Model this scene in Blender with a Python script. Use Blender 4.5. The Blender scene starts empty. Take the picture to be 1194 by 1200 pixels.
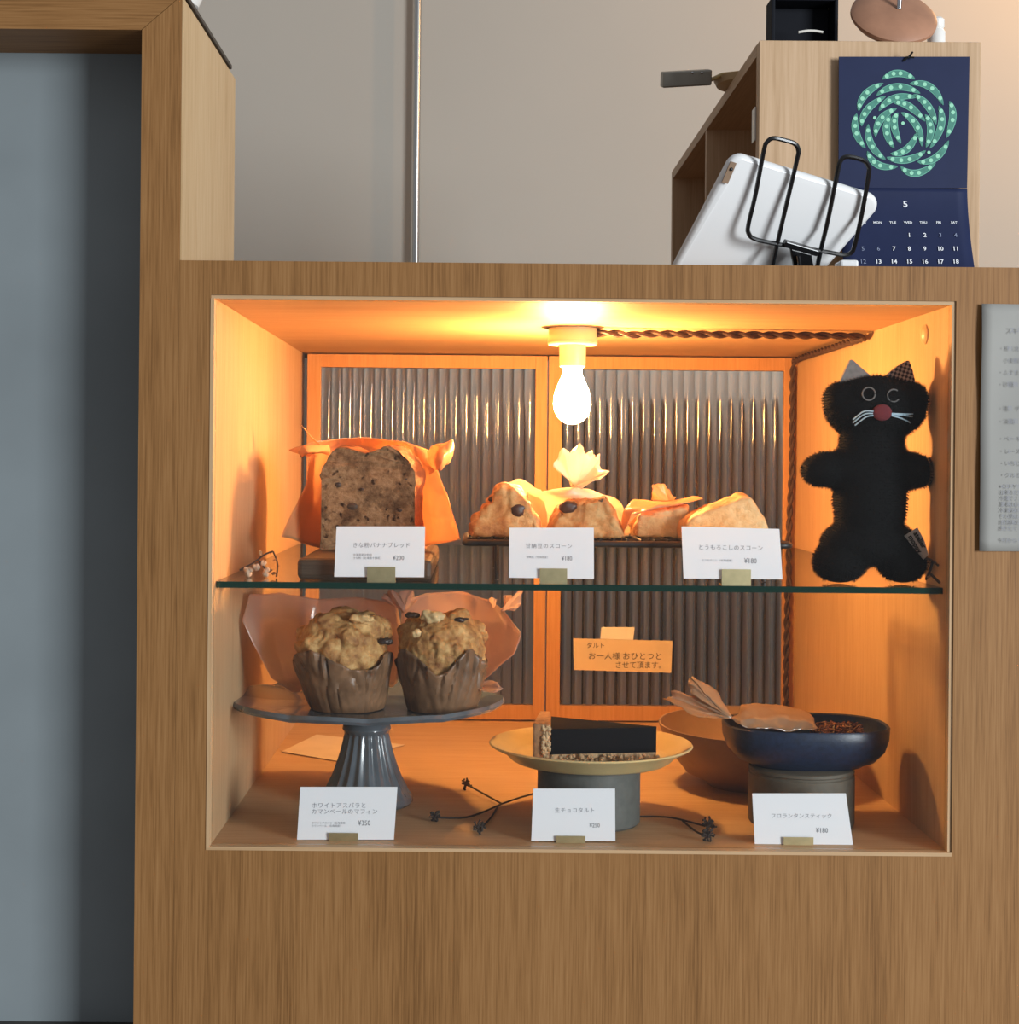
import bpy, bmesh, math, random
from mathutils import Vector, Matrix, noise, geometry
random.seed(7)
scene = bpy.context.scene
COL = scene.collection
PI = math.pi

# ------------------------------------------------------------------ measures
PX = 0.0007            # metres per photograph pixel on the counter's front plane (y = 0)
F = 1800.0             # focal length in photograph pixels
D = F * PX             # distance camera - counter front
CZ = 1.25              # camera height
U0, V0 = 561.0, 541.0  # principal point in the photograph
ROLL = 0.0088
CR, SR = math.cos(ROLL), math.sin(ROLL)

def at(u, v, r):
    """a point seen at (u, v) whose distance is r times that of the counter front"""
    du, dv = u - U0, v - V0
    return Vector(((du*CR + dv*SR)*PX*r, (r-1)*D, CZ - (dv*CR - du*SR)*PX*r))
def fr(x, z, r=1.0):
    """front-plane units (x right, z up) at depth r"""
    return Vector((x*PX, (r-1)*D, CZ + z*PX))
def dep(r): return (r-1)*D

# ------------------------------------------------------------------ camera
cam = bpy.data.cameras.new('camera'); cam_o = bpy.data.objects.new('camera', cam)
COL.objects.link(cam_o)
cam_o.location = (0, -D, CZ)
cam_o.rotation_euler = (Matrix.Rotation(PI/2, 3, 'X') @ Matrix.Rotation(ROLL, 3, 'Z')).to_euler()
cam.sensor_fit = 'HORIZONTAL'; cam.sensor_width = 36
cam.lens = F/1194*36
cam.shift_x = (597-U0)/1194; cam.shift_y = -(600-V0)/1194
cam.clip_start = 0.02
scene.camera = cam_o

# ------------------------------------------------------------------ world, daylight, exposure
w = bpy.data.worlds.new('world'); scene.world = w; w.use_nodes = True
bg = w.node_tree.nodes['Background']
bg.inputs[0].default_value = (0.93, 0.95, 1.0, 1); bg.inputs[1].default_value = 0.26
def area(name, loc, target, sx, sy, power, col):
    l = bpy.data.lights.new(name, 'AREA'); l.shape = 'RECTANGLE'; l.size = sx; l.size_y = sy
    l.energy = power; l.color = col
    o = bpy.data.objects.new(name, l); COL.objects.link(o); o.location = loc
    o.rotation_euler = (Vector(target)-Vector(loc)).to_track_quat('-Z', 'Y').to_euler()
    return o
# the shop window on the street side, to the right behind the camera (casts the post's shadow on the grey wall)
area('shop_window_right_offscreen', (3.0, -3.05, CZ+0.35), (0, 0, CZ), 1.2, 1.5, 185, (0.90, 0.96, 1.0))
# the kitchen's warm lamp above the right edge of the picture, whose glow lies on the beige wall
kl = bpy.data.lights.new('kitchen_lamp_right_offscreen', 'POINT'); kl.energy = 17; kl.color = (1.0, 0.55, 0.22); kl.shadow_soft_size = 0.03
kl_o = bpy.data.objects.new('kitchen_lamp_right_offscreen', kl); COL.objects.link(kl_o); kl_o.location = (1.25, 1.15, CZ+1.12)
vs = scene.view_settings
vs.view_transform = 'Standard'; vs.look = 'None'; vs.exposure = 0.12; vs.gamma = 1.0
vs.use_curve_mapping = False

# ------------------------------------------------------------------ materials
MATS = {}
def newmat(name):
    m = bpy.data.materials.new(name); m.use_nodes = True
    nt = m.node_tree; return m, nt, nt.nodes['Principled BSDF'], nt.nodes['Material Output']
def N(nt, t, **k):
    n = nt.nodes.new(t)
    for a, b in k.items(): setattr(n, a, b)
    return n
def coords(nt, scale=(1, 1, 1), rot=(0, 0, 0), loc=(0, 0, 0)):
    tc = N(nt, 'ShaderNodeTexCoord'); mp = N(nt, 'ShaderNodeMapping')
    mp.inputs['Scale'].default_value = scale; mp.inputs['Rotation'].default_value = rot
    mp.inputs['Location'].default_value = loc
    nt.links.new(tc.outputs['Object'], mp.inputs[0]); return mp.outputs[0]
def ramp(nt, fac, stops):
    r = N(nt, 'ShaderNodeValToRGB'); e = r.color_ramp.elements
    while len(e) < len(stops): e.new(0.5)
    for i, (p, c) in enumerate(stops):
        e[i].position = p; e[i].color = (*c, 1)
    nt.links.new(fac, r.inputs[0]); return r.outputs[0]
def noise_t(nt, vec, scale, detail=4, rough=0.55):
    n = N(nt, 'ShaderNodeTexNoise'); n.inputs['Scale'].default_value = scale
    n.inputs['Detail'].default_value = detail; n.inputs['Roughness'].default_value = rough
    nt.links.new(vec, n.inputs['Vector']); return n.outputs['Fac']
def bump(nt, bsdf, h, strength=0.3, dist=0.001):
    b = N(nt, 'ShaderNodeBump'); b.inputs['Strength'].default_value = strength
    b.inputs['Distance'].default_value = dist
    nt.links.new(h, b.inputs['Height']); nt.links.new(b.outputs[0], bsdf.inputs['Normal'])
def pm(name, col, rough=0.5, metal=0.0, var=0.0, vscale=30, bmp=0.0, bscale=200, bdist=0.0005, coat=0.0, spec=0.5):
    m, nt, b, o = newmat(name)
    b.inputs['Base Color'].default_value = (*col, 1); b.inputs['Roughness'].default_value = rough
    b.inputs['Metallic'].default_value = metal; b.inputs['Coat Weight'].default_value = coat
    b.inputs['Specular IOR Level'].default_value = spec
    v = coords(nt)
    if var:
        f = noise_t(nt, v, vscale)
        c = ramp(nt, f, [(0.3, tuple(x*(1-var) for x in col)), (0.7, tuple(min(1, x*(1+var)) for x in col))])
        nt.links.new(c, b.inputs['Base Color'])
    if bmp: bump(nt, b, noise_t(nt, v, bscale, 3), bmp, bdist)
    MATS[name] = m; return m
def wood(name, dark, mid, light, axis='Z', rough=0.5, fine=1.0, bands=0.35):
    m, nt, b, o = newmat(name)
    def sc(a, along):
        s = [a*fine]*3; s['XYZ'.index(axis)] = along; return tuple(s)
    f1 = noise_t(nt, coords(nt, sc(620, 14)), 1.0, 4, 0.6)      # pores
    f2 = noise_t(nt, coords(nt, sc(90, 2.0), loc=(3, 1, 2)), 1.0, 3, 0.5)
    f3 = noise_t(nt, coords(nt, sc(13, 0.7), loc=(7, 5, 2)), 1.0, 2, 0.5)  # board tone
    mx = N(nt, 'ShaderNodeMath', operation='MULTIPLY_ADD'); nt.links.new(f2, mx.inputs[0]); mx.inputs[1].default_value = 0.42
    nt.links.new(f1, mx.inputs[2])
    mx2 = N(nt, 'ShaderNodeMath', operation='MULTIPLY_ADD'); nt.links.new(f3, mx2.inputs[0]); mx2.inputs[1].default_value = bands
    nt.links.new(mx.outputs[0], mx2.inputs[2])
    base = (0.5+0.21+bands*0.5)
    mr = N(nt, 'ShaderNodeMapRange'); nt.links.new(mx2.outputs[0], mr.inputs[0])
    mr.inputs[1].default_value = base-0.32; mr.inputs[2].default_value = base+0.32
    c = ramp(nt, mr.outputs[0], [(0.12, dark), (0.5, mid), (0.9, light)])
    nt.links.new(c, b.inputs['Base Color']); b.inputs['Roughness'].default_value = rough
    b.inputs['Specular IOR Level'].default_value = 0.22
    bump(nt, b, f1, 0.15, 0.0006)
    MATS[name] = m; return m
def thin_glass(name, tint, gloss_rough=0.0, base=0.04):
    """clear sheet glass: tinted see-through plus an angle dependent mirror"""
    m, nt, b, o = newmat(name); nt.nodes.remove(b)
    lw = N(nt, 'ShaderNodeLayerWeight'); lw.inputs[0].default_value = 0.5
    p = N(nt, 'ShaderNodeMath', operation='POWER'); nt.links.new(lw.outputs['Facing'], p.inputs[0]); p.inputs[1].default_value = 5
    ma = N(nt, 'ShaderNodeMath', operation='MULTIPLY_ADD'); nt.links.new(p.outputs[0], ma.inputs[0])
    ma.inputs[1].default_value = 1-base; ma.inputs[2].default_value = base
    t = N(nt, 'ShaderNodeBsdfTransparent'); t.inputs[0].default_value = (*tint, 1)
    g = N(nt, 'ShaderNodeBsdfGlossy'); g.inputs['Roughness'].default_value = gloss_rough
    mi = N(nt, 'ShaderNodeMixShader'); nt.links.new(ma.outputs[0], mi.inputs[0])
    nt.links.new(t.outputs[0], mi.inputs[1]); nt.links.new(g.outputs[0], mi.inputs[2])
    nt.links.new(mi.outputs[0], o.inputs[0]); MATS[name] = m; return m
def paper_film(name, col, trans=0.5, clear=0.1, gloss=0.06, rough=0.25, bscale=60, bmp=0.4):
    """thin waxed paper or film: diffuse + translucent + a little clear, with a faint shine"""
    m, nt, b, o = newmat(name); nt.nodes.remove(b)
    v = coords(nt); n1 = noise_t(nt, v, bscale, 3)
    bu = N(nt, 'ShaderNodeBump'); bu.inputs['Strength'].default_value = bmp; bu.inputs['Distance'].default_value = 0.002
    nt.links.new(n1, bu.inputs['Height'])
    d = N(nt, 'ShaderNodeBsdfDiffuse'); d.inputs[0].default_value = (*col, 1)
    tl = N(nt, 'ShaderNodeBsdfTranslucent'); tl.inputs[0].default_value = (*col, 1)
    g = N(nt, 'ShaderNodeBsdfGlossy'); g.inputs['Roughness'].default_value = rough
    tr = N(nt, 'ShaderNodeBsdfTransparent')
    for s in (d, tl, g): nt.links.new(bu.outputs[0], s.inputs['Normal'])
    def mix(a, c, f):
        x = N(nt, 'ShaderNodeMixShader'); x.inputs[0].default_value = f
        nt.links.new(a.outputs[0], x.inputs[1]); nt.links.new(c.outputs[0], x.inputs[2]); return x
    s = mix(mix(mix(d, tl, trans), tr, clear), g, gloss)
    nt.links.new(s.outputs[0], o.inputs[0]); MATS[name] = m; return m

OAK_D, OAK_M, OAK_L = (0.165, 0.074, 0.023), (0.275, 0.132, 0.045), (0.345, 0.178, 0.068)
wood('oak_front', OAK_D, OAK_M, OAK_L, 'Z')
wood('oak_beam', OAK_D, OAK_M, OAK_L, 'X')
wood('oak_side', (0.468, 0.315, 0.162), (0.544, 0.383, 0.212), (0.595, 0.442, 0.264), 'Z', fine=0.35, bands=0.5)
wood('oak_edge', (0.42, 0.26, 0.13), (0.52, 0.34, 0.18), (0.6, 0.41, 0.24), 'X')
wood('pine_case', (0.450, 0.278, 0.142), (0.510, 0.330, 0.180), (0.555, 0.368, 0.210), 'Z', fine=0.5, bands=0.2)
wood('pine_ceiling', (0.450, 0.278, 0.142), (0.510, 0.330, 0.180), (0.555, 0.368, 0.210), 'X', fine=0.5, bands=0.2)
wood('pine_floor', (0.450, 0.278, 0.142), (0.510, 0.330, 0.180), (0.555, 0.368, 0.210), 'X', fine=0.5, bands=0.2)
wood('door_wood', (0.452, 0.226, 0.094), (0.515, 0.273, 0.117), (0.569, 0.320, 0.148), 'Z', fine=0.5, bands=0.2)
wood('cabinet_wood', (0.450, 0.288, 0.162), (0.540, 0.360, 0.216), (0.603, 0.414, 0.261), 'Z', fine=0.8, bands=0.25)
wood('cabinet_top', (0.450, 0.288, 0.162), (0.540, 0.360, 0.216), (0.603, 0.414, 0.261), 'Y', fine=0.8, bands=0.25)
wood('dark_block', (0.035, 0.022, 0.014), (0.06, 0.04, 0.026), (0.09, 0.06, 0.04), 'X', fine=0.7, bands=0.3)
pm('grey_plaster', (0.2162, 0.2484, 0.2622), 0.75, var=0.14, vscale=3.5, bmp=0.15, bscale=60)
pm('beige_wall', (0.50, 0.45, 0.385), 0.8, var=0.03, vscale=2, bmp=0.08, bscale=120)
pm('floor_concrete', (0.20, 0.18, 0.16), 0.7, var=0.15, vscale=4)
pm('dark_ledge', (0.05, 0.045, 0.04), 0.6, var=0.2)
pm('black_board', (0.03, 0.028, 0.026), 0.5)
pm('steel_pipe', (0.55, 0.54, 0.52), 0.3, 1.0, bmp=0.05)
pm('card_paper', (0.80, 0.80, 0.83), 0.7, bmp=0.05, bscale=400)
pm('old_paper', (0.3080, 0.3010, 0.2800), 0.8, var=0.05, vscale=12)
pm('note_paper', (0.66, 0.56, 0.45), 0.8, var=0.06, vscale=25)
pm('tape', (0.80, 0.80, 0.86), 0.5)
pm('ink', (0.10, 0.10, 0.12), 0.7)
pm('black_ink', (0.008, 0.008, 0.008), 0.8)
pm('mid_ink', (0.16, 0.16, 0.18), 0.7)
pm('faint_ink', (0.25, 0.25, 0.28), 0.7)
pm('brass', (0.5850, 0.4950, 0.2850), 0.42, 1.0, var=0.15, vscale=80)
pm('cream_ceramic', (0.78, 0.66, 0.42), 0.35)
pm('brown_cord', (0.06, 0.03, 0.02), 0.65, bmp=0.5, bscale=900)
pm('white_plastic', (0.80, 0.80, 0.80), 0.3, bmp=0.02)
pm('grey_lens', (0.25, 0.2, 0.13), 0.4)
pm('black_wire', (0.008, 0.008, 0.009), 0.22)
pm('chrome', (0.55, 0.57, 0.6), 0.15, 1.0)
pm('rack_iron', (0.02, 0.016, 0.014), 0.45, bmp=0.2, bscale=500)
pm('calendar_navy', (0.0150, 0.0225, 0.0675), 0.6, spec=0.2, var=0.06, vscale=40)
pm('pod_fill', (0.0480, 0.2240, 0.1680), 0.6, var=0.2, vscale=150)
pm('pod_line', (0.1360, 0.4420, 0.3230), 0.6)
pm('pea_print', (0.2970, 0.6750, 0.4680), 0.6)
pm('white_print', (0.82, 0.84, 0.88), 0.6)
pm('dim_print', (0.25, 0.29, 0.42), 0.6)
pm('black_felt_box', (0.004, 0.005, 0.009), 0.7, bmp=0.2, bscale=900, spec=0.2)
pm('pearl', (0.75, 0.72, 0.66), 0.25)
pm('terracotta_wood', (0.40, 0.20, 0.12), 0.5, var=0.12, vscale=40)
pm('white_ceramic', (0.82, 0.8, 0.76), 0.25)
pm('grey_sleeve', (0.30, 0.28, 0.24), 0.42, 0.7, var=0.1)
pm('tan_wood', (0.50, 0.36, 0.20), 0.5, var=0.08, vscale=60)
pm('cane', (0.55, 0.38, 0.15), 0.35, var=0.1)
pm('stand_glaze', (0.0972, 0.1116, 0.1296), 0.22, var=0.18, vscale=45, coat=0.3)
pm('stone_grey', (0.0880, 0.0908, 0.0825), 0.65, var=0.15, vscale=120, bmp=0.25, bscale=500)
pm('stone_taupe', (0.1000, 0.0850, 0.0625), 0.65, var=0.12, vscale=120, bmp=0.25, bscale=500)
pm('cream_glaze', (0.62, 0.48, 0.23), 0.35, var=0.1, vscale=30, coat=0.2)
pm('blue_glaze', (0.0090, 0.0188, 0.0488), 0.36, var=0.3, vscale=260, bmp=0.3, bscale=700)
pm('tan_bowl_glaze', (0.2550, 0.1650, 0.1050), 0.5, var=0.1, vscale=40)
pm('chocolate', (0.0040, 0.0037, 0.0050), 0.5, bmp=0.15, bscale=300, spec=0.06)
pm('tart_crust', (0.33, 0.17, 0.075), 0.75, var=0.35, vscale=160, bmp=0.6, bscale=350, bdist=0.001)
pm('crumb_pale', (0.52, 0.36, 0.2), 0.85, var=0.3, vscale=300, bmp=0.7, bscale=500, bdist=0.001)
pm('cup_paper', (0.1798, 0.0961, 0.0496), 0.42, var=0.4, vscale=45, bmp=0.5, bscale=90, bdist=0.0015)
pm('cheese', (0.62, 0.44, 0.22), 0.4, var=0.1, vscale=100)
pm('olive_dark', (0.04, 0.025, 0.02), 0.35, bmp=0.4, bscale=300)
pm('bean', (0.06, 0.024, 0.016), 0.42, var=0.3, vscale=120, bmp=0.4, bscale=260)
pm('twig', (0.035, 0.022, 0.016), 0.8, bmp=0.3, bscale=400)
pm('dried_petal', (0.45, 0.33, 0.24), 0.8, var=0.25, vscale=160)
pm('dried_leaf', (0.20, 0.12, 0.06), 0.8, var=0.3, vscale=200)
pm('nut_shreds', (0.16, 0.05, 0.02), 0.5, var=0.3, vscale=200)
pm('cat_cloth', (0.0035, 0.004, 0.0045), 0.95, spec=0.15)
pm('cat_hair', (0.004, 0.0045, 0.005), 0.9, spec=0.15)
pm('grey_felt', (0.18, 0.17, 0.165), 0.95, var=0.15, vscale=300, bmp=0.5, bscale=700)
pm('nose_felt', (0.13, 0.018, 0.025), 0.95, bmp=0.4, bscale=800)
pm('eye_thread', (0.13, 0.13, 0.13), 0.8)
pm('whisker_yarn', (0.36, 0.50, 0.60), 0.8)
pm('tag_cloth', (0.44, 0.39, 0.35), 0.9)
pm('wood_cap', (0.6240, 0.4480, 0.2560), 0.35)
thin_glass('pane_glass', (0.97, 0.975, 0.97), 0.0, 0.022)
thin_glass('shelf_glass', (0.90, 0.94, 0.90), 0.0, 0.05)
pm('shelf_edge', (0.003, 0.028, 0.019), 0.15, spec=0.3)
paper_film('wax_paper', (0.78, 0.47, 0.24), 0.55, 0.06, 0.07, 0.2, 55, 0.35)
paper_film('cello_rose', (0.80, 0.57, 0.47), 0.62, 0.40, 0.07, 0.18, 50, 0.5)
paper_film('white_wrap', (0.95, 0.88, 0.74), 0.5, 0.05, 0.06, 0.25, 70, 0.4)
paper_film('tan_wrap', (0.50, 0.31, 0.18), 0.4, 0.15, 0.10, 0.15, 70, 0.6)

# bread crumb with holes
def crumb_mat():
    m, nt, b, o = newmat('loaf_crumb'); v0 = coords(nt)
    nz = N(nt, 'ShaderNodeTexNoise'); nz.inputs['Scale'].default_value = 130; nz.inputs['Detail'].default_value = 3; nt.links.new(v0, nz.inputs['Vector'])
    vm = N(nt, 'ShaderNodeVectorMath', operation='MULTIPLY_ADD'); nt.links.new(nz.outputs['Color'], vm.inputs[0])
    vm.inputs[1].default_value = (0.012,)*3; nt.links.new(v0, vm.inputs[2]); v = vm.outputs[0]
    f = noise_t(nt, v0, 190, 8, 0.75)
    c = ramp(nt, f, [(0.30, (0.09, 0.05, 0.024)), (0.45, (0.22, 0.138, 0.07)), (0.62, (0.33, 0.225, 0.125)), (0.8, (0.46, 0.34, 0.21))])
    vo = N(nt, 'ShaderNodeTexVoronoi'); vo.inputs['Scale'].default_value = 105; nt.links.new(v, vo.inputs['Vector'])
    h = ramp(nt, vo.outputs['Distance'], [(0.13, (0.16, 0.12, 0.1)), (0.27, (1, 1, 1))])
    f2 = noise_t(nt, v, 30, 3)
    h2 = ramp(nt, f2, [(0.36, (0.38, 0.33, 0.29)), (0.5, (1, 1, 1))])
    a = N(nt, 'ShaderNodeMixRGB', blend_type='MULTIPLY'); a.inputs[0].default_value = 1
    nt.links.new(c, a.inputs[1]); nt.links.new(h, a.inputs[2])
    a2 = N(nt, 'ShaderNodeMixRGB', blend_type='MULTIPLY'); a2.inputs[0].default_value = 1
    nt.links.new(a.outputs[0], a2.inputs[1]); nt.links.new(h2, a2.inputs[2])
    nt.links.new(a2.outputs[0], b.inputs['Base Color']); b.inputs['Roughness'].default_value = 0.9
    b.inputs['Specular IOR Level'].default_value = 0.2
    bump(nt, b, f, 0.9, 0.0025); MATS['loaf_crumb'] = m
crumb_mat()
def baked(name, lo, mid, hi, scale=35, crust=None):
    """baked dough: pale sides, browned in patches and where the surface faces up"""
    m, nt, b, o = newmat(name); v = coords(nt)
    f = noise_t(nt, v, scale, 6, 0.65)
    c = ramp(nt, f, [(0.32, lo), (0.5, mid), (0.66, hi)])
    if crust:
        tc = N(nt, 'ShaderNodeTexCoord'); sx = N(nt, 'ShaderNodeSeparateXYZ'); nt.links.new(tc.outputs['Normal'], sx.inputs[0])
        ad = N(nt, 'ShaderNodeMath', operation='MULTIPLY_ADD'); nt.links.new(f, ad.inputs[0]); ad.inputs[1].default_value = -1.6; nt.links.new(sx.outputs[2], ad.inputs[2])
        fr_ = ramp(nt, ad.outputs[0], [(0.0, (0, 0, 0)), (0.35, (1, 1, 1))])
        mm = N(nt, 'ShaderNodeMixRGB'); nt.links.new(fr_, mm.inputs[0]); nt.links.new(c, mm.inputs[1])
        c2_ = ramp(nt, noise_t(nt, v, scale*2.2, 4), [(0.35, tuple(x*0.55 for x in crust)), (0.65, crust)])
        nt.links.new(c2_, mm.inputs[2]); c = mm.outputs[0]
    nt.links.new(c, b.inputs['Base Color']); b.inputs['Roughness'].default_value = 0.55
    b.inputs['Specular IOR Level'].default_value = 0.3
    bump(nt, b, noise_t(nt, v, 170, 5, 0.7), 0.8, 0.0025); MATS[name] = m
baked('loaf_crust', (0.12, 0.04, 0.018), (0.23, 0.085, 0.035), (0.34, 0.15, 0.07), 60)
baked('scone_bean', (0.38, 0.13, 0.04), (0.56, 0.26, 0.085), (0.68, 0.43, 0.19), 45, (0.46, 0.19, 0.07))
baked('scone_corn', (0.60, 0.29, 0.10), (0.74, 0.46, 0.20), (0.80, 0.60, 0.32), 35, (0.52, 0.23, 0.08))
baked('muffin_top', (0.24, 0.09, 0.03), (0.50, 0.27, 0.095), (0.70, 0.48, 0.21), 55)
def gingham():
    m, nt, b, o = newmat('gingham'); v = coords(nt, (1, 1, 1), (0, 0.5, 0))
    ch = N(nt, 'ShaderNodeTexChecker'); ch.inputs['Scale'].default_value = 420
    ch.inputs[1].default_value = (0.02, 0.02, 0.03, 1); ch.inputs[2].default_value = (0.33, 0.27, 0.24, 1)
    nt.links.new(v, ch.inputs[0]); nt.links.new(ch.outputs[0], b.inputs['Base Color'])
    b.inputs['Roughness'].default_value = 0.9; MATS['gingham'] = m
gingham()
def fluted():
    m, nt, b, o = newmat('fluted_glass')
    b.inputs['Base Color'].default_value = (0.93, 0.93, 0.92, 1); b.inputs['Roughness'].default_value = 0.09
    b.inputs['Transmission Weight'].default_value = 1.0; b.inputs['IOR'].default_value = 1.48
    MATS['fluted_glass'] = m
fluted()
def emit(name, col, s):
    m, nt, b, o = newmat(name); nt.nodes.remove(b)
    e = N(nt, 'ShaderNodeEmission'); e.inputs[0].default_value = (*col, 1); e.inputs[1].default_value = s
    nt.links.new(e.outputs[0], o.inputs[0]); MATS[name] = m
emit('bulb_glow', (1.0, 0.48, 0.155), 600)

# ------------------------------------------------------------------ mesh helpers
class MB:
    def __init__(s): s.v = []; s.f = []; s.mi = []
    def add(s, vs, fs, mi=0):
        o = len(s.v); s.v += [Vector(p) for p in vs]
        s.f += [tuple(i+o for i in f) for f in fs]; s.mi += [mi]*len(fs); return s
    def box(s, a, b, mi=0):
        x0, y0, z0 = (min(a[i], b[i]) for i in range(3)); x1, y1, z1 = (max(a[i], b[i]) for i in range(3))
        vs = [(x0,y0,z0),(x1,y0,z0),(x1,y1,z0),(x0,y1,z0),(x0,y0,z1),(x1,y0,z1),(x1,y1,z1),(x0,y1,z1)]
        return s.add(vs, [(0,3,2,1),(4,5,6,7),(0,1,5,4),(1,2,6,5),(2,3,7,6),(3,0,4,7)], mi)
    def obox(s, c, ax, ay, az, mi=0):
        """box about c with half-extent vectors"""
        c = Vector(c); vs = [c+ax*i+ay*j+az*k for k in (-1,1) for i, j in ((-1,-1),(1,-1),(1,1),(-1,1))]
        return s.add(vs, [(0,3,2,1),(4,5,6,7),(0,1,5,4),(1,2,6,5),(2,3,7,6),(3,0,4,7)], mi)
    def lathe(s, prof, c=(0,0,0), n=40, sx=1.0, sy=1.0, rf=None, mi=0, closed=True):
        """prof: (radius, height) pairs bottom to top; rf(angle, k) scales a ring's radius"""
        c = Vector(c); vs = []; fs = []
        for k, (r, z) in enumerate(prof):
            for i in range(n):
                a = 2*PI*i/n; q = r*(rf(a, k) if rf else 1)
                vs.append(c+Vector((q*math.cos(a)*sx, q*math.sin(a)*sy, z)))
        for k in range(len(prof)-1):
            for i in range(n):
                j = (i+1) % n; fs.append((k*n+i, k*n+j, (k+1)*n+j, (k+1)*n+i))
        if closed:
            if prof[0][0] > 1e-6: fs.append(tuple(reversed(range(n))))
            if prof[-1][0] > 1e-6: fs.append(tuple((len(prof)-1)*n+i for i in range(n)))
        return s.add(vs, fs, mi)
    def tube(s, pts, r, n=8, mi=0, closed=False):
        pts = [Vector(p) for p in pts]; m = len(pts); rr = r if isinstance(r, (list, tuple)) else [r]*m
        vs = []; fs = []; t0 = None; nor = None
        for i, p in enumerate(pts):
            if closed: t = (pts[(i+1) % m]-pts[i-1])
            else: t = (pts[min(i+1, m-1)]-pts[max(i-1, 0)])
            if t.length < 1e-9: t = Vector((0,0,1))
            t.normalize()
            if nor is None:
                nor = t.orthogonal().normalized()
            else:
                nor = (nor-t*nor.dot(t))
                nor = nor.normalized() if nor.length > 1e-6 else t.orthogonal().normalized()
            b = t.cross(nor)
            for k in range(n):
                a = 2*PI*k/n; vs.append(p+(nor*math.cos(a)+b*math.sin(a))*rr[i])
        for i in range(m if closed else m-1):
            j = (i+1) % m
            for k in range(n):
                l = (k+1) % n; fs.append((i*n+k, i*n+l, j*n+l, j*n+k))
        if not closed:
            fs.append(tuple(reversed(range(n)))); fs.append(tuple((m-1)*n+k for k in range(n)))
        return s.add(vs, fs, mi)
    def prism(s, pts, d, mi=0, mis=None):
        """polygon pts (list of Vectors) extruded by vector d"""
        n = len(pts); d = Vector(d); vs = [Vector(p) for p in pts]+[Vector(p)+d for p in pts]
        s.add(vs, [tuple(range(n)), tuple(reversed(range(n, 2*n)))], mi)
        s.add(vs, [(i, (i+1) % n, n+(i+1) % n, n+i)[::-1] for i in range(n)], mi if mis is None else mis)
        return s
    def sphere(s, c, rad, n=12, m=8, mi=0):
        rx, ry, rz = rad if isinstance(rad, (list, tuple)) else (rad,)*3; c = Vector(c)
        vs = [c+Vector((0,0,-rz))]; fs = []
        for j in range(1, m):
            b = -PI/2+PI*j/m
            for i in range(n):
                a = 2*PI*i/n; vs.append(c+Vector((rx*math.cos(b)*math.cos(a), ry*math.cos(b)*math.sin(a), rz*math.sin(b))))
        vs.append(c+Vector((0,0,rz)))
        for i in range(n): fs.append((0, 1+(i+1) % n, 1+i))
        for j in range(m-2):
            for i in range(n):
                k = (i+1) % n; fs.append((1+j*n+i, 1+j*n+k, 1+(j+1)*n+k, 1+(j+1)*n+i))
        t = len(vs)-1; o = 1+(m-2)*n
        for i in range(n): fs.append((o+i, o+(i+1) % n, t))
        return s.add(vs, fs, mi)
    def base(s):
        xs = [p.x for p in s.v]; ys = [p.y for p in s.v]; zs = [p.z for p in s.v]
        return Vector(((min(xs)+max(xs))/2, (min(ys)+max(ys))/2, min(zs)))

def link(name, mb, mats, origin, smooth=False, recalc=True):
    me = bpy.data.meshes.new(name)
    me.from_pydata([p-origin for p in mb.v], [], mb.f)
    for m in (mats if isinstance(mats, (list, tuple)) else [mats]): me.materials.append(MATS[m])
    if len(me.materials) > 1: me.polygons.foreach_set('material_index', mb.mi)
    if recalc:
        bm = bmesh.new(); bm.from_mesh(me); bmesh.ops.recalc_face_normals(bm, faces=bm.faces); bm.to_mesh(me); bm.free()
    if smooth:
        me.polygons.foreach_set('use_smooth', [True]*len(me.polygons))
        if smooth != 'full': me.set_sharp_from_angle(angle=math.radians(38))
    me.update()
    o = bpy.data.objects.new(name, me); COL.objects.link(o); return o
def tag(o, label=None, cat=None, group=None, kind=None):
    if label: o['label'] = label
    if cat: o['category'] = cat
    if group: o['group'] = group
    if kind: o['kind'] = kind
    return o
def thing(name, loc, label=None, cat=None, group=None, kind=None):
    o = bpy.data.objects.new(name, None); o.empty_display_size = 0.02
    COL.objects.link(o); o.location = loc; o['_o'] = tuple(loc)
    return tag(o, label, cat, group, kind)
def worg(o):
    v = Vector((0,0,0))
    while o: v += o.location; o = o.parent
    return v
def part(name, mb, mat, parent, smooth=False, kind=None, label=None, bevel=0, sub=0, solid=0, recalc=True):
    org = worg(parent); o = link(name, mb, mat, org, smooth, recalc); o.parent = parent
    mods(o, bevel, sub, solid)
    return tag(o, label, None, None, kind)
def mods(o, bevel, sub, solid):
    if bevel:
        m = o.modifiers.new('bevel', 'BEVEL'); m.width = bevel; m.segments = 2; m.limit_method = 'ANGLE'; m.angle_limit = 0.6
    if solid:
        m = o.modifiers.new('solid', 'SOLIDIFY'); m.thickness = solid; m.offset = 0
    if sub:
        m = o.modifiers.new('sub', 'SUBSURF'); m.levels = sub; m.render_levels = sub
def single(name, mb, mat, label, cat, group=None, smooth=False, kind=None, bevel=0, sub=0, solid=0):
    o = mb.base(); ob = link(name, mb, mat, o, smooth); ob.location = o
    mods(ob, bevel, sub, solid)
    return tag(ob, label, cat, group, kind)

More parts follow.
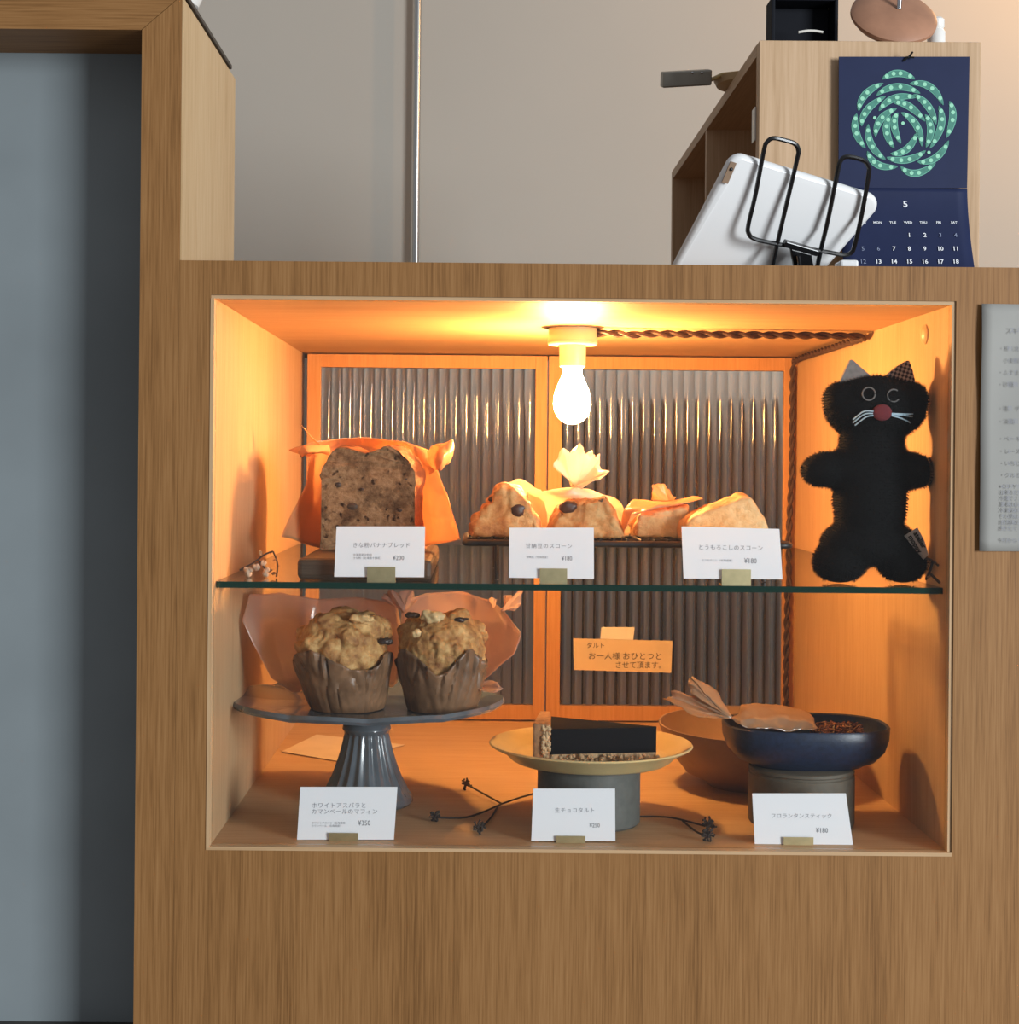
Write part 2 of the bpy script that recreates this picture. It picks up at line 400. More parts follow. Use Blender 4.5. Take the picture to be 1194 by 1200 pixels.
def catmull(p, t):
    """value on a Catmull-Rom chain p at t in 0..1"""
    n = len(p)-1; x = t*n; i = min(int(x), n-1); f = x-i
    a, b, c, d = p[max(i-1, 0)], p[i], p[i+1], p[min(i+2, n)]
    return 0.5*((2*b)+(c-a)*f+(2*a-5*b+4*c-d)*f*f+(3*b-a-3*c+d)*f**3)
def smooth_path(pts, n): return [catmull([Vector(p) for p in pts], i/(n-1)) for i in range(n)]
def linear(p, t):
    n = len(p)-1; x = t*n; i = min(int(x), n-1); return p[i].lerp(p[i+1], x-i)
def sheet(mb, rows, nu=22, nv=18, amp=0.002, freq=40, seed=0, mi=0, lin=0.0):
    """crumpled sheet through a grid of control points"""
    o = Vector((seed*3.1, seed*1.7, seed*5.3)); vs = []; fs = []
    for j in range(nv):
        col = [catmull([Vector(r[i]) for r in rows], j/(nv-1)) for i in range(len(rows[0]))]
        for i in range(nu):
            p = catmull(col, i/(nu-1))
            if lin: p = p.lerp(linear([linear([Vector(r[k]) for r in rows], j/(nv-1)) for k in range(len(rows[0]))], i/(nu-1)), lin)
            q = noise.noise_vector(p*freq+o)*amp + noise.noise_vector(p*freq*2.7+o)*amp*0.35
            vs.append(p+q)
    for j in range(nv-1):
        for i in range(nu-1): fs.append((j*nu+i, j*nu+i+1, (j+1)*nu+i+1, (j+1)*nu+i))
    return mb.add(vs, fs, mi)
def fan(mb, neck, tips, n=40, m=7, ruffle=0.004, waves=7, neckr=0.003, seed=0, mi=0):
    """gathered end of a wrapper: from a tight neck to a ruffled rim through tips"""
    neck = Vector(neck); vs = []; fs = []
    rng = random.Random(seed)
    jag = [0.94+0.22*noise.noise(Vector((i/n*waves*2.3, seed*1.3, 0.5)))+rng.uniform(-0.012, 0.012) for i in range(n)]
    for i in range(n):
        t = i/(n-1); tip = catmull([Vector(p) for p in tips], t)
        st = neck+Vector((neckr*math.cos(t*waves*PI), neckr*math.sin(t*waves*PI), 0))
        for k in range(m):
            s = k/(m-1); p = st.lerp(neck+(tip-neck)*jag[i], s)
            p += Vector((0.5*noise.noise(Vector((t*waves, 7, seed))), 1.7*noise.noise(Vector((t*waves*1.6, 3, seed))), 0.6*noise.noise(Vector((t*waves, 1, seed)))))*ruffle*2.2*s
            p += noise.noise_vector(p*110+Vector((seed, 0, 0)))*0.0022*s
            vs.append(p)
    for i in range(n-1):
        for k in range(m-1): fs.append((i*m+k, i*m+k+1, (i+1)*m+k+1, (i+1)*m+k))
    return mb.add(vs, fs, mi)
def blob(mb, c, rad, amp=0.15, freq=40, seed=0, flat=None, pw=1.0, lev=4, shear=(0, 0), mi=0, ridge=0.0):
    """lumpy baked body; flat: height where it rests, pw < 1 boxier, shear: (x, z) lean"""
    bm = bmesh.new(); bmesh.ops.create_icosphere(bm, subdivisions=lev, radius=1)
    c = Vector(c); o = Vector((seed*2.3, seed*4.1, seed*1.9)); vs = []
    for v in bm.verts:
        p = Vector([math.copysign(abs(x)**pw, x) for x in v.co]) if pw != 1 else v.co.copy()
        q = Vector((p.x*rad[0], p.y*rad[1], p.z*rad[2]))
        k = noise.noise(q*freq+o)*amp + noise.noise(q*freq*2.6+o)*amp*0.4
        if ridge: k -= ridge*max(0, 1-abs(noise.noise(q*freq*0.8+o*2))*7)
        q *= 1+k
        q.z += shear[1]*q.x; q.x += shear[0]*q.z
        q += c
        if flat is not None and q.z < flat: q.z = flat
        vs.append(q)
    fs = [tuple(v.index for v in f.verts) for f in bm.faces]; bm.free()
    return mb.add(vs, fs, mi)

def remeshed(mb, voxel, smooth=4, amp=0.0015, freq=60, seed=0, floor=None, fine=0.5):
    """fuse overlapping solids into one skin, then roughen it"""
    me = bpy.data.meshes.new('tmp'); me.from_pydata(mb.v, [], mb.f); ob = bpy.data.objects.new('tmp', me); COL.objects.link(ob)
    r = ob.modifiers.new('r', 'REMESH'); r.mode = 'VOXEL'; r.voxel_size = voxel
    q = ob.modifiers.new('s', 'SMOOTH'); q.factor = 0.5; q.iterations = smooth
    ev = bpy.data.meshes.new_from_object(ob.evaluated_get(bpy.context.evaluated_depsgraph_get()))
    o = Vector((seed*2.7, seed*1.1, seed*4.9)); out = MB(); vs = []
    for v in ev.vertices:
        d = noise.noise(v.co*freq+o)*amp+noise.noise(v.co*freq*2.9+o)*amp*fine-amp*0.9*max(0, 1-abs(noise.noise(v.co*freq*0.7+o*3))*8)
        p = v.co+v.normal*d
        if floor is not None: p.z = max(p.z, floor)
        vs.append(p)
    out.add(vs, [tuple(p.vertices) for p in ev.polygons])
    bpy.data.objects.remove(ob); bpy.data.meshes.remove(me); bpy.data.meshes.remove(ev)
    return out

# ------------------------------------------------------------------ lettering (flat print)
def text_into(mb, body, org, right, up, h, space=1.0, align='LEFT', n=None, wx=1.0, bold=0.0):
    cu = bpy.data.curves.new('txt', 'FONT'); cu.body = body; cu.size = h; cu.space_character = space
    cu.align_x = align; cu.resolution_u = 2; cu.offset = bold*h
    o = bpy.data.objects.new('txt', cu); COL.objects.link(o)
    dg = bpy.context.evaluated_depsgraph_get()
    me = bpy.data.meshes.new_from_object(o.evaluated_get(dg))
    org = Vector(org); right = Vector(right).normalized(); up = Vector(up).normalized()
    mb.add([org+right*(v.co.x*wx)+up*v.co.y for v in me.vertices], [tuple(p.vertices) for p in me.polygons])
    bpy.data.objects.remove(o); bpy.data.curves.remove(cu); bpy.data.meshes.remove(me)
def print_part(name, mb, mat, parent): return part(name, mb, mat, parent, recalc=False)

# ------------------------------------------------------------------ THE SETTING
XL, XR, ZT, ZB = -311.5, 553.7, 188.6, -453.5       # opening of the case
TOP = 233.0; RB = 1.495
FLOOR_Z = 0.0
def zz(z): return CZ+z*PX

single('floor', MB().box((-2.2, -3.2, -0.05), (2.6, 2.6, 0)), 'floor_concrete', 'plain grey concrete floor', 'floor', kind='structure')
single('wall_back', MB().box((-2.2, dep(2.35), 0), (2.6, dep(2.35)+0.1, 3.0)), 'beige_wall', 'plain beige painted wall behind the counter', 'wall', kind='structure')
PL0 = -399*PX
wl = MB().box((-2.2, dep(1.06), 0.0), (PL0+0.006, dep(1.06)+0.03, zz(520)))
single('wall_left', wl, 'grey_plaster', 'grey plaster wall recessed inside the oak frame', 'wall', kind='structure')
single('baseboard_left', MB().box((-2.2, dep(1.02), zz(-735)), (-399.3*PX, dep(1.06)-0.0005, zz(-700))), 'dark_ledge', 'dark narrow ledge along the grey wall', 'ledge', kind='structure')

# oak frame round the grey wall: post and beam, mitred
tr = thing('trim_1', (-376*PX, 0, 0), 'oak frame of post and beam mitred around the grey wall', 'frame', kind='structure')
PL, PR, BB, BT = -399*PX, -353*PX, zz(502.5), zz(543)
yb = dep(1.215)
def mitred(name, pts, mat, depth, bev=0.0012):
    return part(name, MB().prism([Vector((x, 0, z)) for x, z in pts], (0, depth, 0)), mat, tr, bevel=bev)
mitred('post', [(PL, 0), (PR, 0), (PR, BT), (PL, BB)], 'oak_front', 0.035)
mitred('beam', [(PL-0.0007, BB), (PR-0.0007, BT), (-2.2, BT), (-2.2, BB)], 'oak_beam', 0.075)
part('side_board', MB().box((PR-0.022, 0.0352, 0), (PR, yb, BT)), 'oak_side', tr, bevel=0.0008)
part('post_return', MB().box((PL, 0.0352, 0), (PL+0.008, dep(1.06), BB)), 'oak_front', tr)
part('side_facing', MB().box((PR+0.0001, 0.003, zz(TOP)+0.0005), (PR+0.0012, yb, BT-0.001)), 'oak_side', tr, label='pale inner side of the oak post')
tb = MB().box((-1.4, 0.004, BT+0.0005), (PR+0.003, dep(1.19), BT+0.005))
single('black_tray', tb, 'black_board', 'thin black tray lying on top of the oak frame', 'tray', bevel=0.001)
pb = MB().lathe([(0.012, 0), (0.02, 0.004), (0.027, 0.02), (0.0255, 0.02), (0.018, 0.006), (0.0, 0.005)], Vector((PR-0.018, dep(1.05), BT+0.0055)), 28)
single('white_dish', pb, 'white_ceramic', 'small white dish standing on the black tray', 'dish', smooth=True)

# dark cabinet added at the kitchen wall for dark stripes in the ribbed glass
kc_ = thing('added_cabinet', (0.75, dep(2.35)-0.21, 0), 'dark brown low cabinet added behind the sliding doors to darken their ribbed glass', 'cabinet')
KX0, KX1, KY, KH = 0.52, 1.4, dep(2.35)-0.42, 1.36
part('body', MB().box((KX0, KY, 0.001), (KX1, dep(2.35)-0.001, KH)), 'dark_block', kc_)
for i_ in range(3):
    a_ = KX0+0.01+i_*(KX1-KX0)/3
    part('cabinet_door', MB().box((a_, KY-0.016, 0.06), (a_+(KX1-KX0)/3-0.02, KY-0.0005, KH-0.02)), 'dark_block', kc_, bevel=0.002)

# conduit on the back wall
pp = thing('wall_pipe', at(487, 300, 2.33)-Vector((0, 0, 1.2)), 'thin grey steel pipe running up the beige wall', 'pipe')
pc = at(487, 300, 2.33)
part('pipe', MB().tube([(pc.x, pc.y, 0.02), (pc.x, pc.y, 2.9)], 0.0068, 16), 'steel_pipe', pp, True)
for z in (0.7, 1.25, 2.5):
    part('pipe_clip', MB().box((pc.x-0.012, pc.y-0.0078, z), (pc.x+0.012, dep(2.35), z+0.014)), 'steel_pipe', pp)

# ------------------------------------------------------------------ DISPLAY COUNTER
XEND = 1300*PX
dc = thing('display_counter', (0.1, 0.3, 0), 'oak counter with a lit glass-fronted display case', 'counter')
x0, x1, zt, zb = XL*PX, XR*PX, zz(ZT), zz(ZB)
fp = MB(); T = 0.018
cx0, cx1, cz0, cz1 = PR+0.0002, XEND, 0.0, zz(TOP)
o4 = [(cx0, cz0), (cx1, cz0), (cx1, cz1), (cx0, cz1)]
LN = 0.003                                                     # liner edge showing in the opening
i4 = [(x0-LN, zb-LN), (x1+LN, zb-LN), (x1+LN, zt+LN), (x0-LN, zt+LN)]
vs = [(x, y, z) for y in (0, T) for x, z in o4+i4]
fs = []
for b in (0, 8):
    for k in range(4):
        l = (k+1) % 4; q = (b+k, b+l, b+4+l, b+4+k); fs.append(q if b == 0 else q[::-1])
for k in range(4):
    l = (k+1) % 4; fs.append((k, 8+k, 8+l, l)); fs.append((4+k, 4+l, 12+l, 12+k))
fp.add(vs, fs)
part('front_panel', fp, 'oak_front', dc)
yB = dep(RB)
part('top_board', MB().box((cx0, T+0.0002, zt+LN+0.004), (cx1, dep(1.66), cz1-0.0003)), 'oak_beam', dc)
yl = -0.0006
def liner(name, a, b, mat): return part(name, MB().box(a, b), mat, dc)
liner('case_side', (x0-LN+0.0001, yl, zb), (x0, yB+0.03, zt), 'pine_case')
liner('case_side', (x1, 0.0015, zb), (x1+LN-0.0001, yB+0.03, zt), 'pine_case')
liner('case_ceiling', (x0-LN+0.0001, 0.0015, zt), (x1+LN-0.0001, yB+0.03, zt+LN-0.0001), 'pine_ceiling')
liner('case_floor', (x0-LN+0.0001, yl, zb-LN+0.0001), (x1+LN-0.0001, yB+0.03, zb), 'pine_floor')
part('back_skirt', MB().box((cx0, yB+0.005, 0.0), (cx1, yB+0.025, zb-LN-0.001)), 'oak_front', dc)
part('end_block', MB().box((x1+0.01, T+0.001, zb), (cx1, yB+0.03, zt+LN)), 'oak_front', dc)
part('end_block', MB().box((cx0, T+0.001, zb), (x0-0.006, yB+0.03, zt+LN)), 'oak_front', dc)
part('glass_pane', MB().box((x0+0.0002, 0.0075, zb+0.0002), (x1-0.0002, 0.0105, zt-0.0002)), 'pane_glass', dc, label='clear front glass pane of the case')
kp = at(1083, 392, 1.06); kp.x = x1
kb = MB(); prof = [(0.0085, 0), (0.0085, 0.001), (0.0065, 0.003), (0.003, 0.0042), (0.0, 0.0045)]
tmp = MB().lathe(prof, (0, 0, 0), 24)
kb.add([Vector((kp.x-v.z, kp.y+v.y, kp.z+v.x)) for v in tmp.v], tmp.f)
part('screw_cap', kb, 'wood_cap', dc, True, label='round pale screw cap on the right case wall')

# glass shelf
SZ = zz(-145.0)
gs = MB().box((x0+0.0008, 0.0175, SZ-0.0052), (x1-0.0008, yB-0.0145, SZ))
gs.mi = [0, 0, 1, 1, 1, 1]
tag(single('glass_shelf', gs, ['shelf_glass', 'shelf_edge'], 'green-edged clear glass shelf across the display case', 'shelf'))

# sliding doors with fluted glass
def sliding_door(u0, u1, y0, label, sl, sr, groove=False):
    xa, xb = at(u0, 600, RB).x, at(u1, 600, RB).x
    za, zc = zb+0.002, zt-0.002
    t = thing('sliding_door', ((xa+xb)/2, y0+0.007, za), label, 'door', 'fluted glass sliding doors of the case')
    th = 0.014; sw = 15*RB*PX; rh = 15*RB*PX; bh = 17*RB*PX
    part('stile', MB().box((xa, y0, za), (xa+sl*RB*PX, y0+th, zc)), 'door_wood', t, bevel=0.0006)
    part('stile', MB().box((xb-sr*RB*PX, y0, za), (xb, y0+th, zc)), 'door_wood', t, bevel=0.0006)
    xi, xj = xa+sl*RB*PX, xb-sr*RB*PX
    part('rail', MB().box((xi, y0+0.0008, zc-rh), (xj, y0+th, zc)), 'door_wood', t)
    part('rail', MB().box((xi, y0+0.0008, za), (xj, y0+th, za+bh)), 'door_wood', t)
    nr = 20; k = 12; wd = (xj-xi)/nr; mb = MB(); top = zc-rh; bot = za+bh
    vs = []; fs = []; n = nr*k+1
    for i in range(n):
        f = (i % k)/k; y = y0+0.0068-(math.sqrt(0.0092**2-(0.0068*(2*f-1))**2)-math.sqrt(0.0092**2-0.0068**2)); x = xi+wd*i/k
        vs += [(x, y, bot), (x, y, top), (x, y0+0.0092, bot), (x, y0+0.0092, top)]
    for i in range(n-1):
        a, b = 4*i, 4*i+4
        fs += [(a, b, b+1, a+1), (a+2, a+3, b+3, b+2), (a, a+2, b+2, b), (a+1, b+1, b+3, a+3)]
    fs += [(0, 1, 3, 2), (4*n-4, 4*n-2, 4*n-1, 4*n-3)]
    mb.add(vs, fs); o = part('fluted_pane', mb, 'fluted_glass', t, True, label='vertically ribbed clear glass pane')
    return t, xi, xj
d1, *_ = sliding_door(359, 640, yB-0.004, 'sliding door with ribbed glass, behind the banana loaf', 16, 14)
d2, *_ = sliding_door(641.5, 932, yB-0.004, 'sliding door with ribbed glass and the taped handwritten note', 16, 15)

# ------------------------------------------------------------------ LAMP IN THE CASE
lr = 1.19
lc = at(671, 400, lr); lc.z = zt
lamp = thing('case_lamp', (lc.x, lc.y, zt-0.1), 'bare glowing bulb in a cream ceramic ceiling socket', 'lamp')
k = PX*lr
part('mounting_plate', MB().lathe([(0.0, -0.0012), (33*k, -0.0012), (37*k, -0.0002), (37*k, 0)], lc, 36), 'brown_cord', lamp, True)
part('socket_base', MB().lathe([(17*k, -21*k), (28*k, -21*k), (29.5*k, -19*k), (29.5*k, -15*k), (28.5*k, -13*k), (28.5*k, -0.0012), (0, -0.0012)], lc, 40), 'cream_ceramic', lamp, True)
part('socket_neck', MB().lathe([(0.0, -48*k), (12*k, -48*k), (15*k, -46*k), (15.5*k, -40*k), (15.5*k, -20*k), (16.5*k, -18*k)], lc, 36), 'cream_ceramic', lamp, True)
bp = [(0.0, -114), (6, -113), (12, -110), (17, -105), (20.5, -98), (22, -90), (21.5, -82), (19, -73), (15, -64), (12, -57), (11, -50), (11, -47)]
part('bulb', MB().lathe([(r*k, z*k) for r, z in bp], lc, 32, closed=True), 'bulb_glow', lamp, 'full', label='glowing warm light bulb')

# twisted flex along the ceiling, down the back corner
cr_ = 0.0021
zc_ = zt-0.0052
path = [lc+Vector((26*k, 0.0, -0.006)), Vector((lc.x+45*k, lc.y+0.002, zc_)), Vector((lc.x+75*k, lc.y+0.003, zc_-0.002)),
        Vector((lc.x+0.07, lc.y+0.006, zc_)), Vector((x1-0.03, lc.y+0.012, zc_)), Vector((x1-0.009, lc.y+0.02, zc_)),
        Vector((x1-0.0055, lc.y+0.045, zc_)), Vector((x1-0.0055, yB-0.06, zc_)), Vector((x1-0.0058, yB-0.018, zc_-0.001)),
        Vector((x1-0.0065, yB-0.0135, zc_-0.014)), Vector((x1-0.0065, yB-0.013, SZ+0.09)), Vector((x1-0.008, yB-0.0088, SZ+0.03)),
        Vector((x1-0.0095, yB-0.0088, SZ-0.05)), Vector((x1-0.011, yB-0.0115, zb+0.05)), Vector((x1-0.01, yB-0.012, zb+0.012))]
pl = []
for i in range(len(path)-1):
    n = max(2, int((path[i+1]-path[i]).length/0.0022))
    pl += [path[i].lerp(path[i+1], j/n) for j in range(n)]
for _ in range(6): pl = [pl[0]]+[(pl[i-1]+pl[i]*2+pl[i+1])/4 for i in range(1, len(pl)-1)]+[pl[-1]]
cord = thing('twisted_cord', path[-1], 'brown twisted cloth lamp cord along ceiling and back corner', 'cord')
def strand(ph):
    out = []; L = 0; nor = None
    for i, p in enumerate(pl):
        t = (pl[min(i+1, len(pl)-1)]-pl[max(i-1, 0)]).normalized()
        nor = t.orthogonal().normalized() if nor is None else (nor-t*nor.dot(t)).normalized()
        if i: L += (p-pl[i-1]).length
        a = ph+2*PI*L/0.034; out.append(p+(nor*math.cos(a)+t.cross(nor)*math.sin(a))*0.0019)
    return out
for ph in (0, PI): part('strand', MB().tube(strand(ph), cr_, 7), 'brown_cord', cord, True)

# ------------------------------------------------------------------ PRICE CARDS
def price_card(c4, r, floor_z, clip_u, clip_v, lines, small, price, label, group, lean=0.06):
    """c4: corners tl, tr, br, bl in the photograph; card stands at r on floor_z in a folded brass clip"""
    tl, trr, br, bl = [at(u, v, r) for u, v in c4]
    lo = min(br.z, bl.z); dz = floor_z+0.0012-lo
    y0 = dep(r)
    pts = []
    for p in (tl, trr, br, bl):
        q = Vector((p.x, y0+(p.z-lo)*lean, p.z)); pts.append(q)
    base = Vector(((bl.x+br.x)/2, y0, floor_z))
    t = thing('price_card', base, label, 'price card', group)
    nrm = (pts[1]-pts[0]).cross(pts[3]-pts[0]).normalized()
    if nrm.y > 0: nrm = -nrm
    card = part('card', MB().prism(pts, -nrm*0.0004), 'card_paper', t)
    R = ((pts[1]-pts[0])+(pts[2]-pts[3])).normalized(); U = (pts[0]-pts[3]).normalized(); U = (U-R*U.dot(R)).normalized()
    W = (pts[1]-pts[0]).length; H = (pts[0]-pts[3]).length
    def pos(fx, fy): return pts[0].lerp(pts[1], fx).lerp(pts[3].lerp(pts[2], fx), fy)+nrm*0.0002
    m = MB()
    for body, fx, fy, h, sp in lines: text_into(m, body, pos(fx, fy), R, U, h*W, sp)
    print_part('title_print', m, 'faint_ink', card)
    m = MB()
    for body, fx, fy, h in small: text_into(m, body, pos(fx, fy), R, U, h*W, 1.05)
    if small: print_part('small_print', m, 'faint_ink', card)
    m = MB(); body, fx, fy = price; text_into(m, body, pos(fx, fy), R, U, 0.074*W, 1.0, wx=0.85)
    print_part('price_print', m, 'mid_ink', card)
    # brass clip: a folded strip, one leaf before the card, one behind, on a foot
    a = at(clip_u[0], 600, r).x; b = at(clip_u[1], 600, r).x; ztop = at((clip_u[0]+clip_u[1])/2, clip_v, r).z
    yc = y0+(floor_z-lo)*lean
    f = MB(); s = 0.0006
    yf = y0-0.0016
    f.box((a, yf-s, floor_z+s), (b, yf, ztop))
    f.box((a, yf-s, floor_z), (b, y0+0.012, floor_z+s))
    f.box((a, y0+0.0028, floor_z+s), (b, y0+0.0028+s, floor_z+0.009))
    part('clip', f, 'brass', t, label='folded brass card clip')
    return t
G1, G2 = 'price cards along the glass shelf', 'price cards along the case floor'
price_card([(394, 617), (498, 617), (497, 676.5), (391.5, 676)], 1.0195, SZ, (431, 464), 664,
    [('きな粉バナナブレッド', 0.19, 0.41, 0.062, 1.12)], [('北海道産全粒粉', 0.20, 0.58, 0.030), ('きな粉（北海道十勝産）', 0.20, 0.645, 0.030)], ('¥200', 0.645, 0.665),
    'white price card reading ¥200 before the banana loaf', G1)
price_card([(597, 618.5), (696, 618.5), (696, 678.5), (596.5, 677)], 1.0195, SZ, (633, 665), 666,
    [('甘納豆のスコーン', 0.19, 0.40, 0.064, 1.2)], [('甘納豆（北海道産）', 0.20, 0.605, 0.030)], ('¥180', 0.615, 0.645),
    'white price card reading ¥180 before the bean scones', G1)
price_card([(799, 617), (914, 620), (917, 679), (801, 678)], 1.0195, SZ, (846, 880), 667,
    [('とうもろこしのスコーン', 0.16, 0.43, 0.058, 1.08)], [('とうもろこし（北海道産）', 0.19, 0.66, 0.027)], ('¥180', 0.62, 0.69),
    'white price card reading ¥180 before the corn scones', G1)
price_card([(351.5, 923), (465.5, 923), (461.5, 984), (348, 984)], 1.0185, zb, (389, 423), 975.5,
    [('ホワイトアスパラと', 0.13, 0.39, 0.060, 1.1), ('カマンベールのマフィン', 0.13, 0.505, 0.060, 1.08)],
    [('ホワイトアスパラ（北海道産）', 0.14, 0.70, 0.026), ('カマンベール（北海道産）', 0.14, 0.755, 0.026)], ('¥350', 0.62, 0.73),
    'white price card reading ¥350 before the cake stand', G2)
price_card([(625, 925), (721, 925), (721, 985.5), (622.5, 985.5)], 1.0185, zb, (655, 689), 979,
    [('生チョコタルト', 0.27, 0.45, 0.066, 1.15)], [], ('¥250', 0.69, 0.74),
    'white price card reading ¥250 before the chocolate tart', G2)
price_card([(882, 930.5), (992, 930.5), (999.5, 990), (884.5, 989)], 1.0185, zb, (921, 956), 980.5,
    [('フロランタンスティック', 0.18, 0.48, 0.057, 1.1)], [], ('¥180', 0.635, 0.77),
    'white price card reading ¥180 before the blue bowl', G2)

# ------------------------------------------------------------------ BANANA LOAF ON A DARK BLOCK
blk = MB(); a = at(348, 680, 1.032); b = at(506, 680, 1.032); bt = at(430, 655, 1.032).z
blk.box((a.x, dep(1.032), SZ+0.0003), (b.x, dep(1.215), bt))
single('wooden_block', blk, 'dark_block', 'dark wooden block under the banana loaf', 'block', bevel=0.004)
lz = bt+0.0003
LO = [(288,800),(293,720),(297,640),(300,560),(303,480),(296,410),(285,350),(290,310),(315,275),(345,225),(372,190),(405,178),(440,176),(470,192),(500,205),(530,212),(565,214),(600,205),(640,188),(672,172),(700,168),(735,180),(765,200),(800,235),(835,275),(862,330),(868,390),(858,450),(852,520),(850,580),(862,650),(866,720),(866,800)]
loaf = thing('banana_loaf', at(430, 645, 1.16)*1.0, 'cut brown banana loaf wrapped in amber waxed paper', 'bread')
loaf.location.z = lz
rl = 1.13
pts = []
for i in range(len(LO)):
    (ax, ay), (bx, by) = LO[i], LO[(i+1) % len(LO)]
    m_ = 1 if i == len(LO)-1 else 4
    for j in range(m_):
        x = ax+(bx-ax)*j/m_; y = ay+(by-ay)*j/m_
        p = at(320+x/5.191, 490+y/5.191, rl); n_ = noise.noise_vector(p*220)*0.0011
        pts.append(Vector((p.x+n_.x, p.y, max(lz, p.z+n_.z))))
zmin = min(p.z for p in pts); pts = [Vector((p.x, p.y, lz if p.z < zmin+0.002 else p.z)) for p in pts]
# face: finely divided so that the crumb surface is uneven
bm = bmesh.new(); vv = [bm.verts.new(p) for p in pts]; bm.faces.new(vv)
bmesh.ops.triangulate(bm, faces=bm.faces[:]); bmesh.ops.subdivide_edges(bm, edges=bm.edges[:], cuts=3, use_grid_fill=True)
bm.verts.ensure_lookup_table()
cm = MB(); edge = set(v.index for v in bm.verts if v.is_boundary); bm.verts.index_update()
cm.add([v.co+Vector((0, (noise.noise(v.co*190)*0.0022+noise.noise(v.co*70)*0.002 if not v.is_boundary else 0), 0)) for v in bm.verts], [tuple(v.index for v in f.verts) for f in bm.faces]); bm.free()
part('crumb_face', cm, 'loaf_crumb', loaf, True, label='brown crumb with dark fruit pieces', recalc=True)
cs = MB(); n = len(pts); L = 9; vs = []
for j in range(L):
    y = j/(L-1)*0.075
    for p in pts:
        q = p+Vector((0.007*min(1, j/3), y, 0)); d_ = noise.noise(q*90)*0.0018*min(1, j)
        o_ = Vector((p.x-at(432, 580, rl).x, 0, p.z-at(432, 580, rl).z)).normalized()
        q += o_*(d_+0.0012*min(1, j)); q.z = max(q.z, lz); vs.append(q)
fs = [(j*n+i, j*n+(i+1) % n, (j+1)*n+(i+1) % n, (j+1)*n+i) for j in range(L-1) for i in range(n)]+[tuple((L-1)*n+i for i in range(n))]
cs.add(vs, fs); part('crust', cs, 'loaf_crust', loaf, True, label='dark reddish baked crust')
def c2(x, y, r): return at(320+x/5.191, 490+y/5.191, r)
for (x, y, s) in ((480, 540, 9), (395, 405, 5), (770, 560, 4), (540, 432, 3), (810, 372, 3.5)):
    part('fruit_piece', MB().sphere(c2(x, y, rl)+Vector((0, 0.0004, 0)), (s*PX*0.9, 0.0014, s*PX*0.65), 10, 6), 'olive_dark' if s < 8 else 'dark_block', loaf, True)
wp = MB()
rows = [[c2(95, 195, 1.185), c2(240, 140, 1.19), c2(430, 122, 1.2), c2(640, 122, 1.205), c2(800, 150, 1.2), c2(930, 195, 1.195), c2(1020, 250, 1.185)],
        [c2(220, 240, 1.18), c2(300, 200, 1.2), c2(450, 180, 1.225), c2(620, 180, 1.23), c2(780, 220, 1.215), c2(920, 280, 1.17), c2(1000, 310, 1.15)],
        [c2(200, 400, 1.17), c2(280, 400, 1.2), c2(450, 400, 1.235), c2(620, 400, 1.235), c2(780, 400, 1.21), c2(930, 420, 1.145), c2(1060, 480, 1.125)],
        [c2(120, 570, 1.145), c2(230, 590, 1.18), c2(450, 600, 1.225), c2(620, 600, 1.225), c2(800, 600, 1.2), c2(960, 600, 1.13), c2(1105, 620, 1.115)],
        [c2(45, 722, 1.12), c2(150, 745, 1.15), c2(270, 790, 1.17), c2(600, 790, 1.19), c2(850, 790, 1.16), c2(990, 770, 1.125), c2(1135, 740, 1.115)]]
sheet(wp, rows, 40, 30, 0.0016, 45, 3, lin=0.75)
part('wrapper', wp, 'wax_paper', loaf, True, solid=0.0003, recalc=False, label='amber waxed paper wrapper behind the slice')
ear = MB(); sheet(ear, [[c2(165, 40, 1.18), c2(200, 75, 1.178), c2(245, 125, 1.18), c2(300, 165, 1.19)], [c2(195, 60, 1.183), c2(225, 110, 1.185), c2(265, 155, 1.188), c2(310, 190, 1.195)]], 14, 5, 0.0006, 90, 5)
part('wrapper_ear', ear, 'wax_paper', loaf, True, solid=0.0003, recalc=False, label='folded gathered end of the waxed paper')
ear = MB(); sheet(ear, [[c2(150, 205, 1.165), c2(185, 170, 1.165), c2(260, 165, 1.175), c2(340, 165, 1.19)], [c2(172, 240, 1.168), c2(215, 205, 1.16), c2(270, 200, 1.172), c2(350, 205, 1.19)], [c2(190, 215, 1.172), c2(225, 215, 1.172), c2(290, 215, 1.182), c2(350, 230, 1.195)]], 14, 8, 0.0012, 90, 6)
part('wrapper_ear', ear, 'wax_paper', loaf, True, solid=0.0003, recalc=False, label='folded gathered end of the waxed paper')
ear = MB(); sheet(ear, [[c2(930, 205, 1.17), c2(985, 160, 1.16), c2(1050, 150, 1.155), c2(1095, 135, 1.155)], [c2(940, 250, 1.165), c2(1000, 200, 1.15), c2(1060, 185, 1.15), c2(1100, 160, 1.155)], [c2(950, 290, 1.16), c2(1010, 265, 1.14), c2(1055, 240, 1.145), c2(1080, 265, 1.15)], [c2(960, 330, 1.155), c2(1000, 320, 1.145), c2(1020, 320, 1.145), c2(1040, 290, 1.15)]], 16, 14, 0.0022, 80, 7)
part('wrapper_ear', ear, 'wax_paper', loaf, True, solid=0.0003, recalc=False, label='folded gathered end of the waxed paper')

